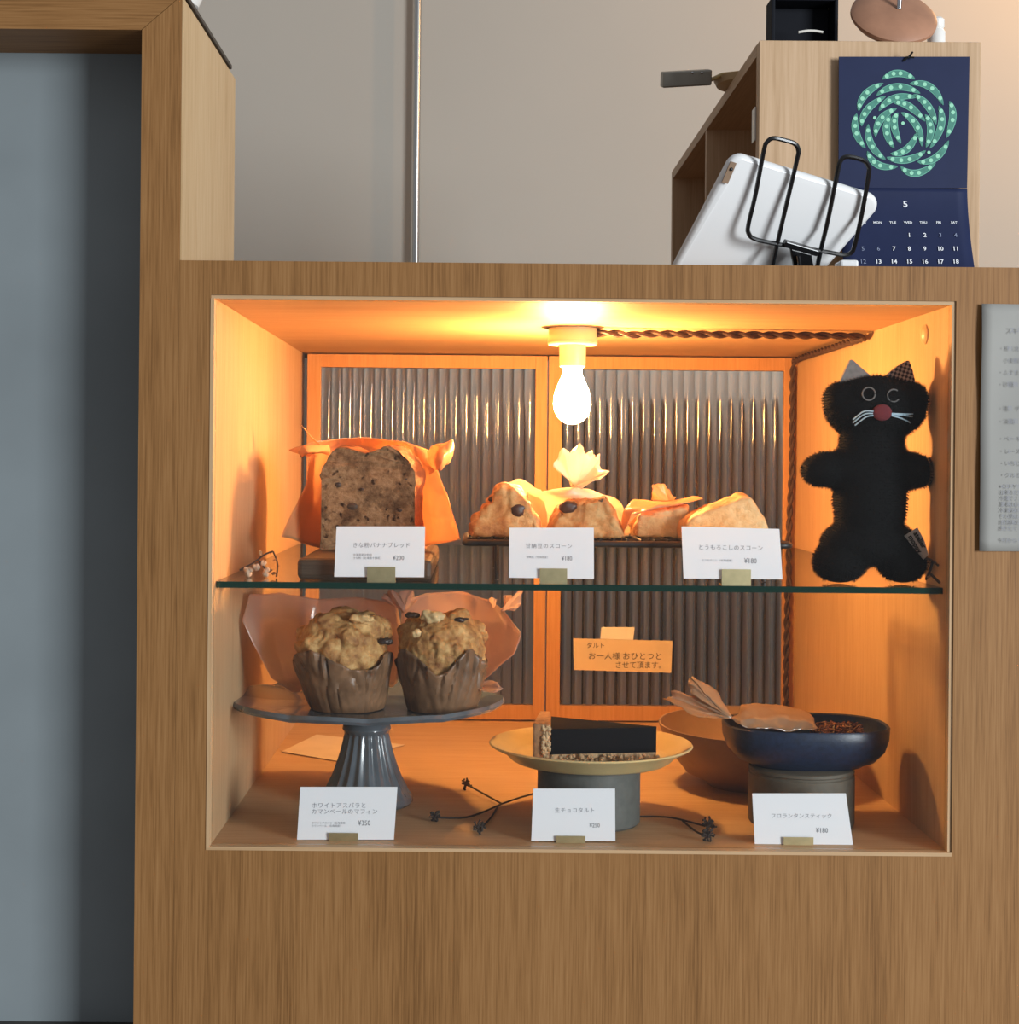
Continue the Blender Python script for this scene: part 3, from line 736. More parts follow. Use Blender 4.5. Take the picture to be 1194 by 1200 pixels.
# ------------------------------------------------------------------ WIRE RACK AND SCONES
rk0, rk1 = 1.05, 1.165
ra, rb_ = at(545, 637, rk0).x, at(927, 637, rk0).x
RZ = SZ+33*PX*1.2
RZ = zz(-100)
rack = thing('wire_rack', ((ra+rb_)/2, dep(1.1), SZ), 'black iron cooling rack under the scones', 'rack')
yf, yk = dep(rk0), dep(rk1)
def rrect(xa, xb, ya, yb2, rad, z, n=6):
    out = []
    for cx, cy, a0 in ((xb-rad, yb2-rad, 0), (xa+rad, yb2-rad, PI/2), (xa+rad, ya+rad, PI), (xb-rad, ya+rad, 1.5*PI)):
        out += [Vector((cx+rad*math.cos(a0+PI/2*i/n), cy+rad*math.sin(a0+PI/2*i/n), z)) for i in range(n+1)]
    return out
part('frame', MB().tube(rrect(ra, rb_, yf, yk, 0.008, RZ), 0.0029, 10, closed=True), 'rack_iron', rack, True)
nw = 24
for i in range(1, nw):
    x = ra+(rb_-ra)*i/nw
    part('wire', MB().tube([(x, yf, RZ+0.0032), (x, yk, RZ+0.0032)], 0.0011, 6), 'rack_iron', rack, True)
for yy in (yf+0.035, yk-0.035):
    part('wire', MB().tube([(ra, yy, RZ+0.0012), (rb_, yy, RZ+0.0012)], 0.0013, 6), 'rack_iron', rack, True)
for x in (at(582, 650, rk0).x, at(895, 650, rk0).x):
    for yy in (yf, yk):
        part('leg', MB().tube([(x, yy, RZ), (x, yy, SZ+0.0005)], 0.0022, 8), 'rack_iron', rack, True)
RT = RZ+0.0045
GS = 'scones on the wire rack'
def scone(outline, r, dy, mat, label, seed, amp=0.0022, freq=70, taper=0.55):
    """outline: the scone's front in the photograph; it swells to the middle of its depth"""
    us = [u for u, v in outline]; c = at((min(us)+max(us))/2, 615, r)
    t = thing('scone', (c.x, c.y, RT), label, 'scone', GS)
    mb = MB(); P = [at(u, v, r) for u, v in outline]; P = [Vector((p.x, 0, max(p.z, RT))) for p in P]
    cx, cz_ = sum(p.x for p in P)/len(P), sum(p.z for p in P)/len(P); n = len(P); L = [(-1, 0.90), (-0.6, 1.0), (0.2, 1.0), (0.8, 0.8), (1, taper)]
    vs = [Vector((cx+(p.x-cx)*k, c.y+f*dy, RT+(p.z-RT)*k)) for f, k in L for p in P]
    fs = [(a*n+i, a*n+(i+1) % n, (a+1)*n+(i+1) % n, (a+1)*n+i) for a in range(len(L)-1) for i in range(n)]+[tuple(reversed(range(n))), tuple((len(L)-1)*n+i for i in range(n))]
    mb.add(vs, fs)
    part('dough', remeshed(mb, 0.0019, 5, amp, freq, seed, RT), mat, t, 'full')
    return t
def bean(t, u, v, r, sx, sz, rot):
    p = at(u, v, r); mb = MB(); bl = MB(); blob(bl, (0, 0, 0), (sx*PX, 0.005, sz*PX), 0.28, 160, u, None, 0.85, 3)
    M = Matrix.Rotation(rot, 3, 'Y'); mb.add([p+M @ q for q in bl.v], bl.f)
    part('bean', mb, 'bean', t, 'full', label='dark glossy sweet bean')
s1 = scone([(549,633),(550,612),(557,600),(566,590),(575,584),(580,570),(590,565),(603,569),(614,577),(622,590),(630,605),(636,633)], 1.09, 0.030, 'scone_bean', 'craggy bean scone beside the banana loaf', 3, 0.0034, 62)
bean(s1, 607, 597, 1.068, 11, 8.5, -0.5); bean(s1, 577, 584, 1.072, 6, 3, -0.3)
s2 = scone([(638,633),(645,608),(655,592),(667,584),(690,585),(706,580),(715,592),(722,607),(731,633)], 1.085, 0.030, 'scone_bean', 'bean scone in a gathered pale wrapper under the bulb', 8, 0.0032, 62)
bean(s2, 666, 594, 1.064, 10.5, 7.5, -0.1); bean(s2, 704, 587, 1.066, 7.5, 2.5, -0.45)
s3 = scone([(740,633),(738,612),(744,600),(775,594),(803,592),(806,633)], 1.10, 0.032, 'scone_corn', 'pale corn scone between bean scone and taller corn scone', 12, 0.0022, 60, 0.75)
s4 = scone([(792,633),(794,610),(804,601),(832,590),(864,577),(874,580),(882,592),(891,606),(899,633)], 1.08, 0.032, 'scone_corn', 'large wedge-shaped corn scone at the cord end', 17, 0.0018, 55, 0.8)
# wrappers
m = MB()
blob(m, at(596, 578, 1.125), (18*PX*1.1, 0.010, 12*PX*1.1), 0.25, 90, 4, None, 1, 4)
sheet(m, [[at(585, 572, 1.14), at(610, 562, 1.14), at(632, 575, 1.13)], [at(575, 600, 1.145), at(612, 598, 1.15), at(640, 600, 1.12)], [at(575, 625, 1.14), at(612, 626, 1.145), at(645, 626, 1.12)]], 20, 14, 0.0022, 70, 9)
part('wrapper', m, 'white_wrap', s1, True, solid=0.0003, recalc=False, label='crumpled pale wrapper behind the scone')
m = MB(); nk = at(673, 571, 1.115)
fan(m, nk, [at(648, 546, 1.09), at(662, 527, 1.085), at(675, 519, 1.10), at(692, 527, 1.11), at(703, 541, 1.12), at(715, 553, 1.11), at(700, 562, 1.09), at(684, 573, 1.085)], 60, 8, 0.0030, 6, 0.003, 4)
fan(m, nk, [at(650, 550, 1.13), at(668, 526, 1.14), at(695, 528, 1.14), at(712, 552, 1.13)], 40, 7, 0.0028, 5, 0.003, 6)
sheet(m, [[at(671, 571, 1.11), at(673, 570, 1.105), at(676, 570, 1.11), at(678, 571, 1.115)],
          [at(635, 575, 1.12), at(662, 582, 1.105), at(690, 582, 1.11), at(705, 578, 1.125)],
          [at(612, 580, 1.135), at(652, 600, 1.125), at(700, 600, 1.13), at(728, 592, 1.14)],
          [at(610, 628, 1.135), at(650, 628, 1.135), at(705, 628, 1.135), at(740, 628, 1.13)]], 30, 24, 0.0016, 60, 11)
part('wrapper', m, 'white_wrap', s2, True, solid=0.0003, recalc=False, label='pale paper wrapper gathered into a ruffled top')
m = MB()
fan(m, at(783, 590, 1.11), [at(762, 585, 1.10), at(763, 570, 1.10), at(772, 565, 1.11), at(785, 573, 1.115), at(792, 584, 1.115)], 30, 6, 0.002, 4, 0.002, 9)
sheet(m, [[at(742, 586, 1.095), at(770, 587, 1.10), at(792, 586, 1.105), at(812, 582, 1.105)], [at(730, 600, 1.075), at(765, 593, 1.07), at(792, 590, 1.075), at(820, 586, 1.08)], [at(728, 632, 1.075), at(738, 606, 1.062), at(740, 603, 1.062), at(742, 600, 1.065)]], 26, 18, 0.0014, 90, 13)
part('wrapper', m, 'wax_paper', s3, True, solid=0.0003, recalc=False, label='amber wrapper with a small pale twist')

# ------------------------------------------------------------------ BLACK CAT PLUSH
def c4(x, y, r): return at(880+x/3.334, 340+y/3.334, r)
rc = 1.046
cat = thing('plush_cat', (c4(462, 1140, rc).x, dep(rc), SZ), 'black furry cat plush toy standing on the glass shelf', 'plush toy')
cb = MB(); q = PX*rc/3.334
def ell(x, y, rx, ry, rz, r=rc, rot=0):
    s_ = MB().sphere((0, 0, 0), (rx*q, ry, rz*q), 24, 16); M = Matrix.Rotation(rot, 3, 'Y'); p = c4(x, y, r)
    cb.add([p+M @ v for v in s_.v], s_.f)
ell(486, 462, 200, 0.026, 128)                 # head
ell(350, 430, 68, 0.018, 72); ell(624, 430, 66, 0.018, 74)
ell(472, 610, 128, 0.020, 150)                 # neck
ell(464, 820, 142, 0.025, 215)                 # torso
ell(455, 700, 180, 0.021, 90)
ell(300, 700, 105, 0.017, 70, rc, -0.12); ell(618, 705, 107, 0.017, 72, rc, 0.10)   # arms
ell(460, 985, 190, 0.025, 95)                  # hips
ell(346, 1062, 104, 0.023, 82); ell(590, 1062, 95, 0.023, 82)   # feet
cme = bpy.data.meshes.new('tmp'); cme.from_pydata(cb.v, [], cb.f); co = bpy.data.objects.new('tmp', cme); COL.objects.link(co)
rm = co.modifiers.new('r', 'REMESH'); rm.mode = 'VOXEL'; rm.voxel_size = 0.0025
sm = co.modifiers.new('s', 'SMOOTH'); sm.factor = 0.5; sm.iterations = 8
ev = bpy.data.meshes.new_from_object(co.evaluated_get(bpy.context.evaluated_depsgraph_get()))
bb = MB(); bb.add([Vector((v.co.x, v.co.y, max(v.co.z, SZ+0.0004))) for v in ev.vertices], [tuple(p.vertices) for p in ev.polygons])
bb.v = [Vector((min(v.x, x1-0.004), v.y, v.z)) for v in bb.v]
bpy.data.objects.remove(co)
body = part('body', bb, 'cat_cloth', cat, 'full')
fur = MB(); rng = random.Random(3)
for p in ev.polygons:
    nr = p.normal
    for _ in range(2 if p.area < 1e-5 else 3):
        vv = [ev.vertices[i].co for i in p.vertices]; wts = [rng.random() for _ in vv]; sw = sum(wts)
        c = sum((v*w_ for v, w_ in zip(vv, wts)), Vector())/sw
        if c.z < SZ+0.003: continue
        d_ = (nr+Vector((rng.uniform(-.7, .7), rng.uniform(-.5, .5), rng.uniform(-.9, .3)))*0.8).normalized()
        l = rng.uniform(0.0014, 0.0036); s_ = d_.orthogonal().normalized()*0.00035
        tip = c+d_*l; tip.x = min(tip.x, x1-0.001); tip.z = max(tip.z, SZ+0.0003); tip.y = max(tip.y, 0.0125)
        fur.add([c-s_, c+s_, tip], [(0, 1, 2)])
bpy.data.meshes.remove(ev)
part('fur', fur, 'cat_hair', cat, kind='stuff', recalc=False)
rf = 1.046-0.0225/D
def tri_ear(pts, mat, label):
    m = MB(); P_ = [c4(x, y, rc) for x, y in pts]; P_ = [p-Vector((0, 0.004, 0)) for p in P_]
    m.prism(P_, (0, 0.006, 0)); part('ear', m, mat, cat, bevel=0.001, label=label)
tri_ear([(338, 372), (362, 318), (385, 272), (396, 276), (428, 305), (462, 335), (440, 380)], 'grey_felt', 'grey felt ear')
tri_ear([(528, 330), (565, 300), (603, 277), (614, 278), (628, 320), (638, 365), (560, 375)], 'gingham', 'checked cloth ear')
def surf_y(x, y):                              # where the face is
    p = c4(x, y, rc); return p
def face_r(x, y):
    dx = (x-486)/200; dy_ = (y-462)/128; k_ = max(0.05, 1-dx*dx-dy_*dy_)
    return 1.046-(0.026*math.sqrt(k_)+0.0010)/D
def arc(x, y, rad, a0, a1, n=24):
    return [c4(x+rad*math.cos(a0+(a1-a0)*i/n), y+rad*math.sin(a0+(a1-a0)*i/n), face_r(x, y)-0.001) for i in range(n+1)]
part('eye', MB().tube(arc(460, 405, 25, 0, 2*PI*0.98), 0.00065, 6), 'eye_thread', cat, True, label='grey stitched ring eye')
part('eye', MB().tube(arc(557, 412, 24, 0.6, 5.4), 0.00065, 6), 'eye_thread', cat, True, label='grey stitched open ring eye')
part('nose', MB().sphere(c4(512, 478, face_r(512, 478)), (38*q, 0.0035, 32*q), 20, 10), 'nose_felt', cat, True, label='dark red felt nose')
for pth in ([(478, 474), (440, 474), (398, 506)], [(478, 490), (448, 496), (406, 528)], [(548, 482), (590, 484), (632, 484)], [(548, 490), (590, 502), (624, 519)], [(476, 482), (442, 485), (398, 518)], [(548, 486), (590, 488), (630, 494)]):
    part('whisker', MB().tube(smooth_path([c4(x, y, face_r(x, y)-0.0012) for x, y in pth], 8), 0.00065, 6), 'whisker_yarn', cat, True)
# sewn tag
tg = [at(1059.5, 628, 1.032), at(1075, 618, 1.032), at(1083, 633, 1.032), at(1088, 650, 1.032), at(1082, 656, 1.032)]
stg = part('sewn_tag', MB().prism(tg, (0, 0.0008, 0)), 'tag_cloth', cat, label='small grey cloth tag')
m = MB(); Rv = Vector((0.53, 0, -0.85)); Uv = Vector((0.85, 0, 0.53))
text_into(m, 'atelier', at(1070, 625, 1.0315), Rv, Uv, 8.6*PX, 1.0, bold=0.035)
text_into(m, 'moppy', at(1064, 629, 1.0315), Rv, Uv, 8.6*PX, 1.0, bold=0.035)
print_part('tag_print', m, 'black_ink', stg)

# ------------------------------------------------------------------ DRIED SPRIGS
def sprig(name, label, base_z, stems, heads, leafs=(), stem_r=0.0008):
    c = Vector(stems[0][0]); t = thing(name, (c.x, c.y, base_z), label, 'dried flower')
    m = MB()
    for s_ in stems: m.tube(smooth_path(s_, 12), stem_r, 6)
    part('stem', m, 'twig', t, True)
    for i, (p, rad, mat) in enumerate(heads):
        m = MB(); rg = random.Random(i+5); p = Vector(p)
        for k_ in range(9):
            d_ = Vector((rg.uniform(-1, 1), rg.uniform(-1, 1), rg.uniform(-1, 1))).normalized()
            m.sphere(p+d_*rad*0.6, (rad*0.45, rad*0.45, rad*0.5), 7, 5)
        if mat == 'twig':
            m = MB().sphere(p, rad*0.5, 8, 6)
            for k_ in range(22):
                d_ = Vector((rg.uniform(-1, 1), rg.uniform(-1, 1), rg.uniform(-1, 1))).normalized(); e_ = d_.orthogonal()*rg.uniform(-0.5, 0.5)
                m.tube([p+d_*rad*0.3, p+d_*rad*0.8, p+(d_+e_)*rad*1.15], [0.0007, 0.0006, 0.0009], 5)
        low = base_z+0.0002-min(v.z for v in m.v)
        if low > 0: m.v = [v+Vector((0, 0, low)) for v in m.v]
        part('seed_head', m, mat, t, True)
    for i, (p, s_) in enumerate(leafs):
        m = MB(); p = Vector(p); rg = random.Random(i+40); d_ = Vector((rg.uniform(-1, 1), rg.uniform(-1, 1), rg.uniform(-0.2, 1))).normalized()*s_; e = d_.orthogonal().normalized()*s_*0.35
        m.add([p, p+d_*0.5+e, p+d_, p+d_*0.5-e], [(0, 1, 2, 3)])
        part('leaf', m, 'dried_leaf', t, solid=0.0003)
    return t
R1 = 1.05
sprig('dried_sprig', 'dried papery flowers on the glass shelf beside the loaf', SZ,
      [[at(281, 668, R1), at(296, 660, R1), at(310, 650, R1), at(320, 646, R1)], [at(320, 646, R1), at(325, 660, R1), at(324, 676, R1)], [at(302, 655, R1), at(310, 666, R1), at(314, 674, R1)]],
      [(at(291, 671, R1), 0.0048, 'dried_petal'), (at(300, 665, R1), 0.004, 'dried_petal'), (at(313, 672, R1), 0.0044, 'dried_petal'), (at(309, 660, R1), 0.003, 'dried_petal')],
      [(at(318, 647, R1), 0.006), (at(324, 656, R1), 0.006), (at(326, 664, R1), 0.005), (at(324, 672, R1), 0.006), (at(306, 652, R1), 0.006), (at(320, 668, R1), 0.006)])
sprig('dried_sprig', 'dried twig tucked behind the foot of the plush cat', SZ,
      [[at(1085, 654, 1.025), at(1092, 657, 1.022), at(1100, 663, 1.02)], [at(1093, 657, 1.022), at(1090, 668, 1.025), at(1085, 679, 1.03)], [at(1090, 672, 1.025), at(1097, 679, 1.022), at(1101, 683, 1.02)]],
      [], [(at(1093, 658, 1.022), 0.006), (at(1088, 662, 1.024), 0.005), (at(1086, 676, 1.027), 0.006)], 0.0011)
def fl(u, v, h=0.0):                           # a point on the case floor seen at (u, v), raised by h
    du, dv = u-U0, v-V0; y = dv*CR-du*SR; r = (CZ-(zb+h))/1.0
    r = (-(ZB*PX)-h)/(y*PX); return at(u, v, r)
sprig('dried_twig', 'thin dark branching twig with seed heads on the case floor', zb,
      [[fl(640, 926, 0.006), fl(622, 931, 0.005), fl(605, 936, 0.004), fl(588, 942, 0.003)], [fl(588, 942, 0.003), fl(570, 932, 0.004), fl(550, 921, 0.006)], [fl(588, 942, 0.003), fl(550, 957, 0.002), fl(514, 958, 0.003)], [fl(584, 944, 0.003), fl(576, 957, 0.002), fl(566, 968, 0.002)]],
      [(fl(546, 919, 0.006), 0.0042, 'twig'), (fl(510, 958, 0.004), 0.0042, 'twig'), (fl(561, 974, 0.003), 0.0046, 'twig')], (), 0.0009)
sprig('dried_twig', 'dark twig with two round black pods beside the tart stand', zb,
      [[fl(745, 957, 0.003), fl(785, 958, 0.004), fl(826, 968, 0.004)], [fl(800, 962, 0.003), fl(815, 974, 0.003), fl(826, 979, 0.003)]],
      [(fl(830, 970, 0.005), 0.0052, 'twig'), (fl(830, 981, 0.004), 0.0050, 'twig')], (), 0.0009)

# ------------------------------------------------------------------ CAKE STAND AND MUFFINS
kr = 1.13; kc = at(430, 816, kr); kc.z = zb
PZ = zz(-276*kr)-zb                             # rim height above the case floor
Rp = 159*PX*kr
stand = thing('cake_stand', kc, 'grey glazed pedestal cake stand with scalloped plate and fluted foot', 'cake stand')
def scal(a, k_):
    w_ = min(1, max(0, (k_ - 2)/2)) if k_ < 20 else 1
    return 1+0.022*abs(math.cos(a*6))*w_-0.010
prof = [(0.02, PZ-0.012), (0.05, PZ-0.012), (0.090, PZ-0.010), (Rp*0.93, PZ-0.0070), (Rp*0.985, PZ-0.0060), (Rp*1.003, PZ-0.0030), (Rp*0.99, PZ+0.0003), (Rp*0.95, PZ-0.001), (0.095, PZ-0.0045), (0.05, PZ-0.005), (0.0, PZ-0.005)]
mb = MB(); n = 220; c = kc; vs = []; fs = []
for k_, (r_, z_) in enumerate(prof):
    for i in range(n):
        a = 2*PI*i/n; e = min(1, max(0, (r_-0.07)/0.05)); s_ = 1+e*(0.05*abs(math.cos(a*5.5+0.4))**0.6-0.035); zz_ = z_+e*0.0026*(abs(math.cos(a*5.5+0.4))**0.6-0.6)
        vs.append(c+Vector((r_*s_*math.cos(a), r_*s_*math.sin(a), zz_)))
for k_ in range(len(prof)-1):
    for i in range(n):
        j = (i+1) % n; fs.append((k_*n+i, k_*n+j, (k_+1)*n+j, (k_+1)*n+i))
fs.append(tuple(reversed(range(n)))); mb.add(vs, fs)
part('plate', mb, 'stand_glaze', stand, True)
pk = PX*kr
def flute(a, k_): return 1-(0.075*(0.5+0.5*math.cos(a*20)) if 4 <= k_ <= 13 else 0)
sp = [(0, 0.0004), (52*pk, 0.0004), (55*pk, 0.003), (54*pk, 0.008), (50*pk, 0.012), (46*pk, 0.018), (41*pk, 0.026), (37*pk, 0.034), (34*pk, 0.041), (31.5*pk, 0.047), (29.5*pk, 0.053), (28*pk, 0.058), (27*pk, 0.062), (26*pk, 0.065), (26.5*pk, 0.0665), (28.5*pk, 0.0695), (27.5*pk, 0.0735), (24*pk, 0.076), (22.5*pk, 0.079), (23*pk, 0.085), (26*pk, PZ-0.013), (30*pk, PZ-0.0121)]
part('foot', MB().lathe(sp, kc, 120, rf=flute), 'stand_glaze', stand, True, label='fluted flaring pedestal foot')
PT = zb+PZ-0.0046
GM = 'muffins on the cake stand'
def muffin(uc, r, vt, hw, label, seed, tilt):
    c = at(uc, 800, r); c.z = PT+0.0006; s_ = PX*r
    t = thing('muffin', c, label, 'muffin', GM)
    H = at(uc, vt, r).z-c.z
    rg = random.Random(seed); n = 72
    def pleat(a, k_):
        kk = k_/7 if k_ < 8 else (15-k_)/7
        g = noise.noise(Vector((math.cos(a)*3.4, math.sin(a)*3.4, seed+kk*1.1)))
        return 1+0.05*noise.noise(Vector((math.cos(a)*1.8, math.sin(a)*1.8, seed+kk*1.7)))-0.07*(0.3+kk)*max(0, 1-abs(g)*5)+0.02*noise.noise(Vector((math.cos(a)*9, math.sin(a)*9, seed+kk*3)))
    b0 = hw*0.70*s_; m = MB(); vs = []; fs = []
    rings = 16; n = 132; m = MB()
    for k_ in range(rings):
        f = k_/(rings-1)
        for i in range(n):
            a = 2*PI*i/n
            zt_ = H*0.50*(0.98+0.30*noise.noise(Vector((math.cos(a)*1.5, math.sin(a)*1.5, seed*3.1)))+0.34*(1-abs(((a*2/PI+seed*0.37) % 1)*2-1))-0.12)
            rad = (b0+(hw*0.97*s_-b0)*f**0.75)*pleat(a, k_*7/15)
            vs.append(c+Vector((rad*math.cos(a)+tilt*f*zt_, rad*math.sin(a), f*zt_+(0.0008 if k_ else 0))))
    for k_ in range(rings-1):
        for i in range(n):
            j = (i+1) % n; fs.append((k_*n+i, k_*n+j, (k_+1)*n+j, (k_+1)*n+i))
    fs.append(tuple(reversed(range(n)))); m.add(vs, fs)
    part('paper_cup', m, 'cup_paper', t, True, solid=0.0004, recalc=False, label='crumpled brown baking paper cup')
    m = MB(); dc_ = c+Vector((tilt*H*0.5, 0, H*0.52))
    m.sphere(dc_+Vector((0, 0, H*0.04)), (hw*0.88*s_, hw*0.86*s_, H*0.40), 32, 20)
    m.sphere(c+Vector((tilt*H*0.2, 0, H*0.3)), (hw*0.66*s_, hw*0.66*s_, H*0.26), 24, 14)
    for i in range(22):
        a = rg.uniform(0, 2*PI); e = rg.uniform(0.28, 1.25); k_ = rg.uniform(0.15, 0.36)
        d_ = Vector((math.cos(a)*math.cos(e)*hw*0.82*s_, math.sin(a)*math.cos(e)*hw*0.80*s_, math.sin(e)*H*0.37))
        m.sphere(dc_+d_, (hw*k_*s_, hw*k_*s_, hw*k_*0.85*s_), 14, 9)
    dome = part('dome', remeshed(m, 0.0021, 2, 0.0024, 75, seed, c.z+0.002, 0.7), 'muffin_top', t, 'full', label='golden craggy muffin top')
    t['_d'] = dome.name
    return t, c, H, s_
mu1, mc1, H1, ms1 = muffin(407, 1.098, 712, 61, 'tilted golden muffin in brown paper beside the case wall', 5, -0.10)
mu2, mc2, H2, ms2 = muffin(517, 1.098, 714, 57, 'golden muffin with pale cheese pieces on its top', 11, 0.02)
def chunk(t, u, v, r, s, mat, seed, name='topping'):
    m = MB(); blob(m, at(u, v, r), tuple(x*PX for x in s), 0.42, 210, seed, None, 0.9, 4); part(name, m, mat, bpy.data.objects[t['_d']], 'full')
chunk(mu1, 452, 751, 1.084, (9, 6, 5), 'olive_dark', 2); chunk(mu1, 424, 725, 1.081, (15, 9, 6), 'scone_corn', 3)
chunk(mu2, 506, 722, 1.080, (14, 9, 8), 'cheese', 6); chunk(mu2, 487, 742, 1.070, (7, 6, 5), 'cheese', 7); chunk(mu2, 483, 721, 1.086, (8, 6, 4), 'olive_dark', 8)
chunk(mu2, 540, 726, 1.089, (9, 6, 3), 'olive_dark', 9)
m = MB()
sheet(m, [[at(292, 697, 1.13), at(330, 695, 1.16), at(372, 702, 1.17), at(420, 700, 1.17), at(465, 706, 1.17)],
          [at(284, 728, 1.11), at(320, 725, 1.14), at(362, 725, 1.165), at(420, 735, 1.17), at(470, 730, 1.165)],
          [at(303, 765, 1.11), at(325, 765, 1.14), at(360, 770, 1.16), at(420, 775, 1.165), at(470, 775, 1.16)],
          [at(318, 795, 1.115), at(335, 798, 1.14), at(365, 800, 1.15), at(420, 800, 1.155), at(465, 800, 1.15)],
          [at(343, 812, 1.12), at(355, 810, 1.14), at(375, 808, 1.14), at(420, 805, 1.145), at(460, 805, 1.14)]], 44, 36, 0.0013, 38, 21, lin=1.0)
fan(m, at(474, 718, 1.15), [at(440, 700, 1.15), at(455, 690, 1.15), at(478, 690, 1.155), at(492, 700, 1.16)], 24, 6, 0.003, 4, 0.002, 3)
part('wrapper', m, 'cello_rose', mu1, True, solid=0.0002, recalc=False, label='loose rose-brown film bag behind the muffin')
m = MB()
sheet(m, [[at(470, 704, 1.155), at(500, 694, 1.16), at(540, 693, 1.16), at(575, 704, 1.15), at(590, 714, 1.14)],
          [at(470, 740, 1.16), at(505, 735, 1.165), at(550, 730, 1.16), at(590, 730, 1.14), at(612, 742, 1.12)],
          [at(470, 775, 1.16), at(510, 775, 1.165), at(550, 770, 1.155), at(580, 765, 1.135), at(603, 766, 1.12)],
          [at(475, 800, 1.15), at(512, 803, 1.15), at(548, 800, 1.14), at(568, 792, 1.125), at(580, 785, 1.12)],
          [at(480, 808, 1.14), at(512, 810, 1.14), at(545, 808, 1.13), at(558, 803, 1.12), at(566, 797, 1.12)]], 44, 36, 0.0012, 36, 23, lin=1.0)
fan(m, at(588, 716, 1.14), [at(590, 700, 1.135), at(602, 695, 1.13), at(615, 692, 1.13), at(612, 705, 1.135), at(605, 714, 1.14)], 24, 6, 0.002, 3, 0.002, 5)
fan(m, at(578, 712, 1.14), [at(572, 704, 1.135), at(576, 700, 1.13), at(582, 704, 1.13)], 12, 4, 0.001, 2, 0.001, 6)
fan(m, at(555, 806, 1.10), [at(562, 806, 1.085), at(575, 812, 1.075), at(590, 808, 1.08), at(585, 800, 1.09), at(568, 797, 1.10)], 24, 6, 0.0012, 4, 0.002, 8)
part('wrapper', m, 'cello_rose', mu2, True, solid=0.0002, recalc=False, label='spread rose-brown film bag with a small twist')

# paper slip on the floor behind the stand
ps = MB().prism([fl(330, 881, 0.001), fl(401, 893, 0.001), fl(474, 873, 0.001), fl(371, 861, 0.001)], (0, 0, 0.0004))
single('paper_slip', ps, 'note_paper', 'pale paper slip lying on the floor behind the cake stand', 'paper')

# ------------------------------------------------------------------ TART ON PLATE ON GREY CYLINDER
cr1 = 1.078; cc = at(690, 900, cr1); cc.z = zb+0.0003; R_ = 60*PX*cr1
tz = zz(-379)
single('cylinder_riser', MB().lathe([(R_*0.96, 0), (R_, 0.002), (R_, tz-cc.z-0.002), (R_*0.97, tz-cc.z), (0, tz-cc.z)], cc, 56), 'stone_grey',
       'grey stoneware cylinder riser under the tart plate', 'riser', 'stoneware risers', smooth=True)
pr1 = 1.088; pc1 = at(692, 870, pr1); pc1.z = tz+0.0003; Rr = 119*PX*pr1; ph = zz(-327.5*pr1)-pc1.z
plate = single('tart_plate', MB().lathe([(0.0, 0), (Rr*0.76, 0), (Rr*0.79, 0.0015), (Rr*0.86, ph*0.50), (Rr*0.97, ph*0.80), (Rr, ph*0.92), (Rr*0.99, ph), (Rr*0.96, ph*0.98), (Rr*0.86, ph*0.72), (Rr*0.77, 0.0052), (Rr*0.72, 0.0042), (0, 0.0038)], pc1, 80),
       'cream_glaze', 'cream yellow glazed plate holding the chocolate tart slice', 'plate', smooth=True)
tp = pc1.z+0.0048
def tpx(u, r): return at(u, 860, r).x
ta = thing('tart_slice', (tpx(700, 1.085), dep(1.085), tp), 'dark chocolate tart slice with a crumbly crust edge', 'tart')
hT = 35*PX*1.06
f0, b0 = 1.058, 1.10
xa, xb = tpx(645, f0), tpx(771, f0)
poly = [Vector((xa, dep(f0), 0)), Vector((xb, dep(f0+0.012), 0)), Vector((xb+0.001, dep(f0+0.015), 0)), Vector((xa+0.004, dep(b0+0.012), 0))]
z0_, z1_ = tp+0.0065, tp+hT+0.003
m = MB(); m.prism([Vector((p.x, p.y, z0_)) for p in poly], (0, 0, z1_-z0_-0.0005)); part('chocolate_filling', m, 'chocolate', ta, bevel=0.0012)
cr = MB(); nn = 26
blobs = MB()
out = [Vector((tpx(624, f0), dep(f0-0.001), 0)), Vector((tpx(644, f0), dep(f0-0.003), 0)), Vector((xa+0.003, dep(b0+0.012), 0)), Vector((tpx(634, b0), dep(b0+0.013), 0))]
m = MB(); m.prism([Vector((p.x, p.y, tp)) for p in out], (0, 0, hT+0.007))
part('crust_wall', m, 'tart_crust', ta, bevel=0.002, label='upright browned crust wall')
rg = random.Random(4); m = MB()
for i in range(90):
    t_ = rg.random(); p = Vector((tpx(639, f0)+rg.uniform(-0.0025, 0.0035), dep(f0-0.003)+rg.uniform(0, 0.002), tp+0.004+t_*(hT+0.002))); s_ = rg.uniform(0.0008, 0.0022); m.sphere(p, s_, 7, 5)
part('crust_cut', m, 'crumb_pale', ta, True, kind='stuff')
m = MB(); m.prism([Vector((p.x, p.y-(0.0008 if i < 2 else 0), tp)) for i, p in enumerate(poly)], (0, 0, 0.0065)); part('crust_base', m, 'crumb_pale', ta, bevel=0.0008)
m = MB()
for i in range(120):
    if i < 90: p = Vector((xa+rg.random()*(xb-xa), dep(f0+0.006*0.5)-rg.uniform(0, 0.006), tp+rg.uniform(0.0004, 0.006)))
    elif i < 112: p = Vector((xb-0.010+rg.random()*0.012, dep(f0+0.004)+rg.uniform(-0.012, 0.012), tp+0.0006))
    else: p = Vector((tpx(648, f0)+rg.random()*0.01, dep(f0+0.006)+rg.random()*0.01, tp+hT+0.0004))
    m.sphere(p, rg.uniform(0.0006, 0.0022), 7, 5)
part('crumbs', m, 'crumb_pale', ta, True, kind='stuff')

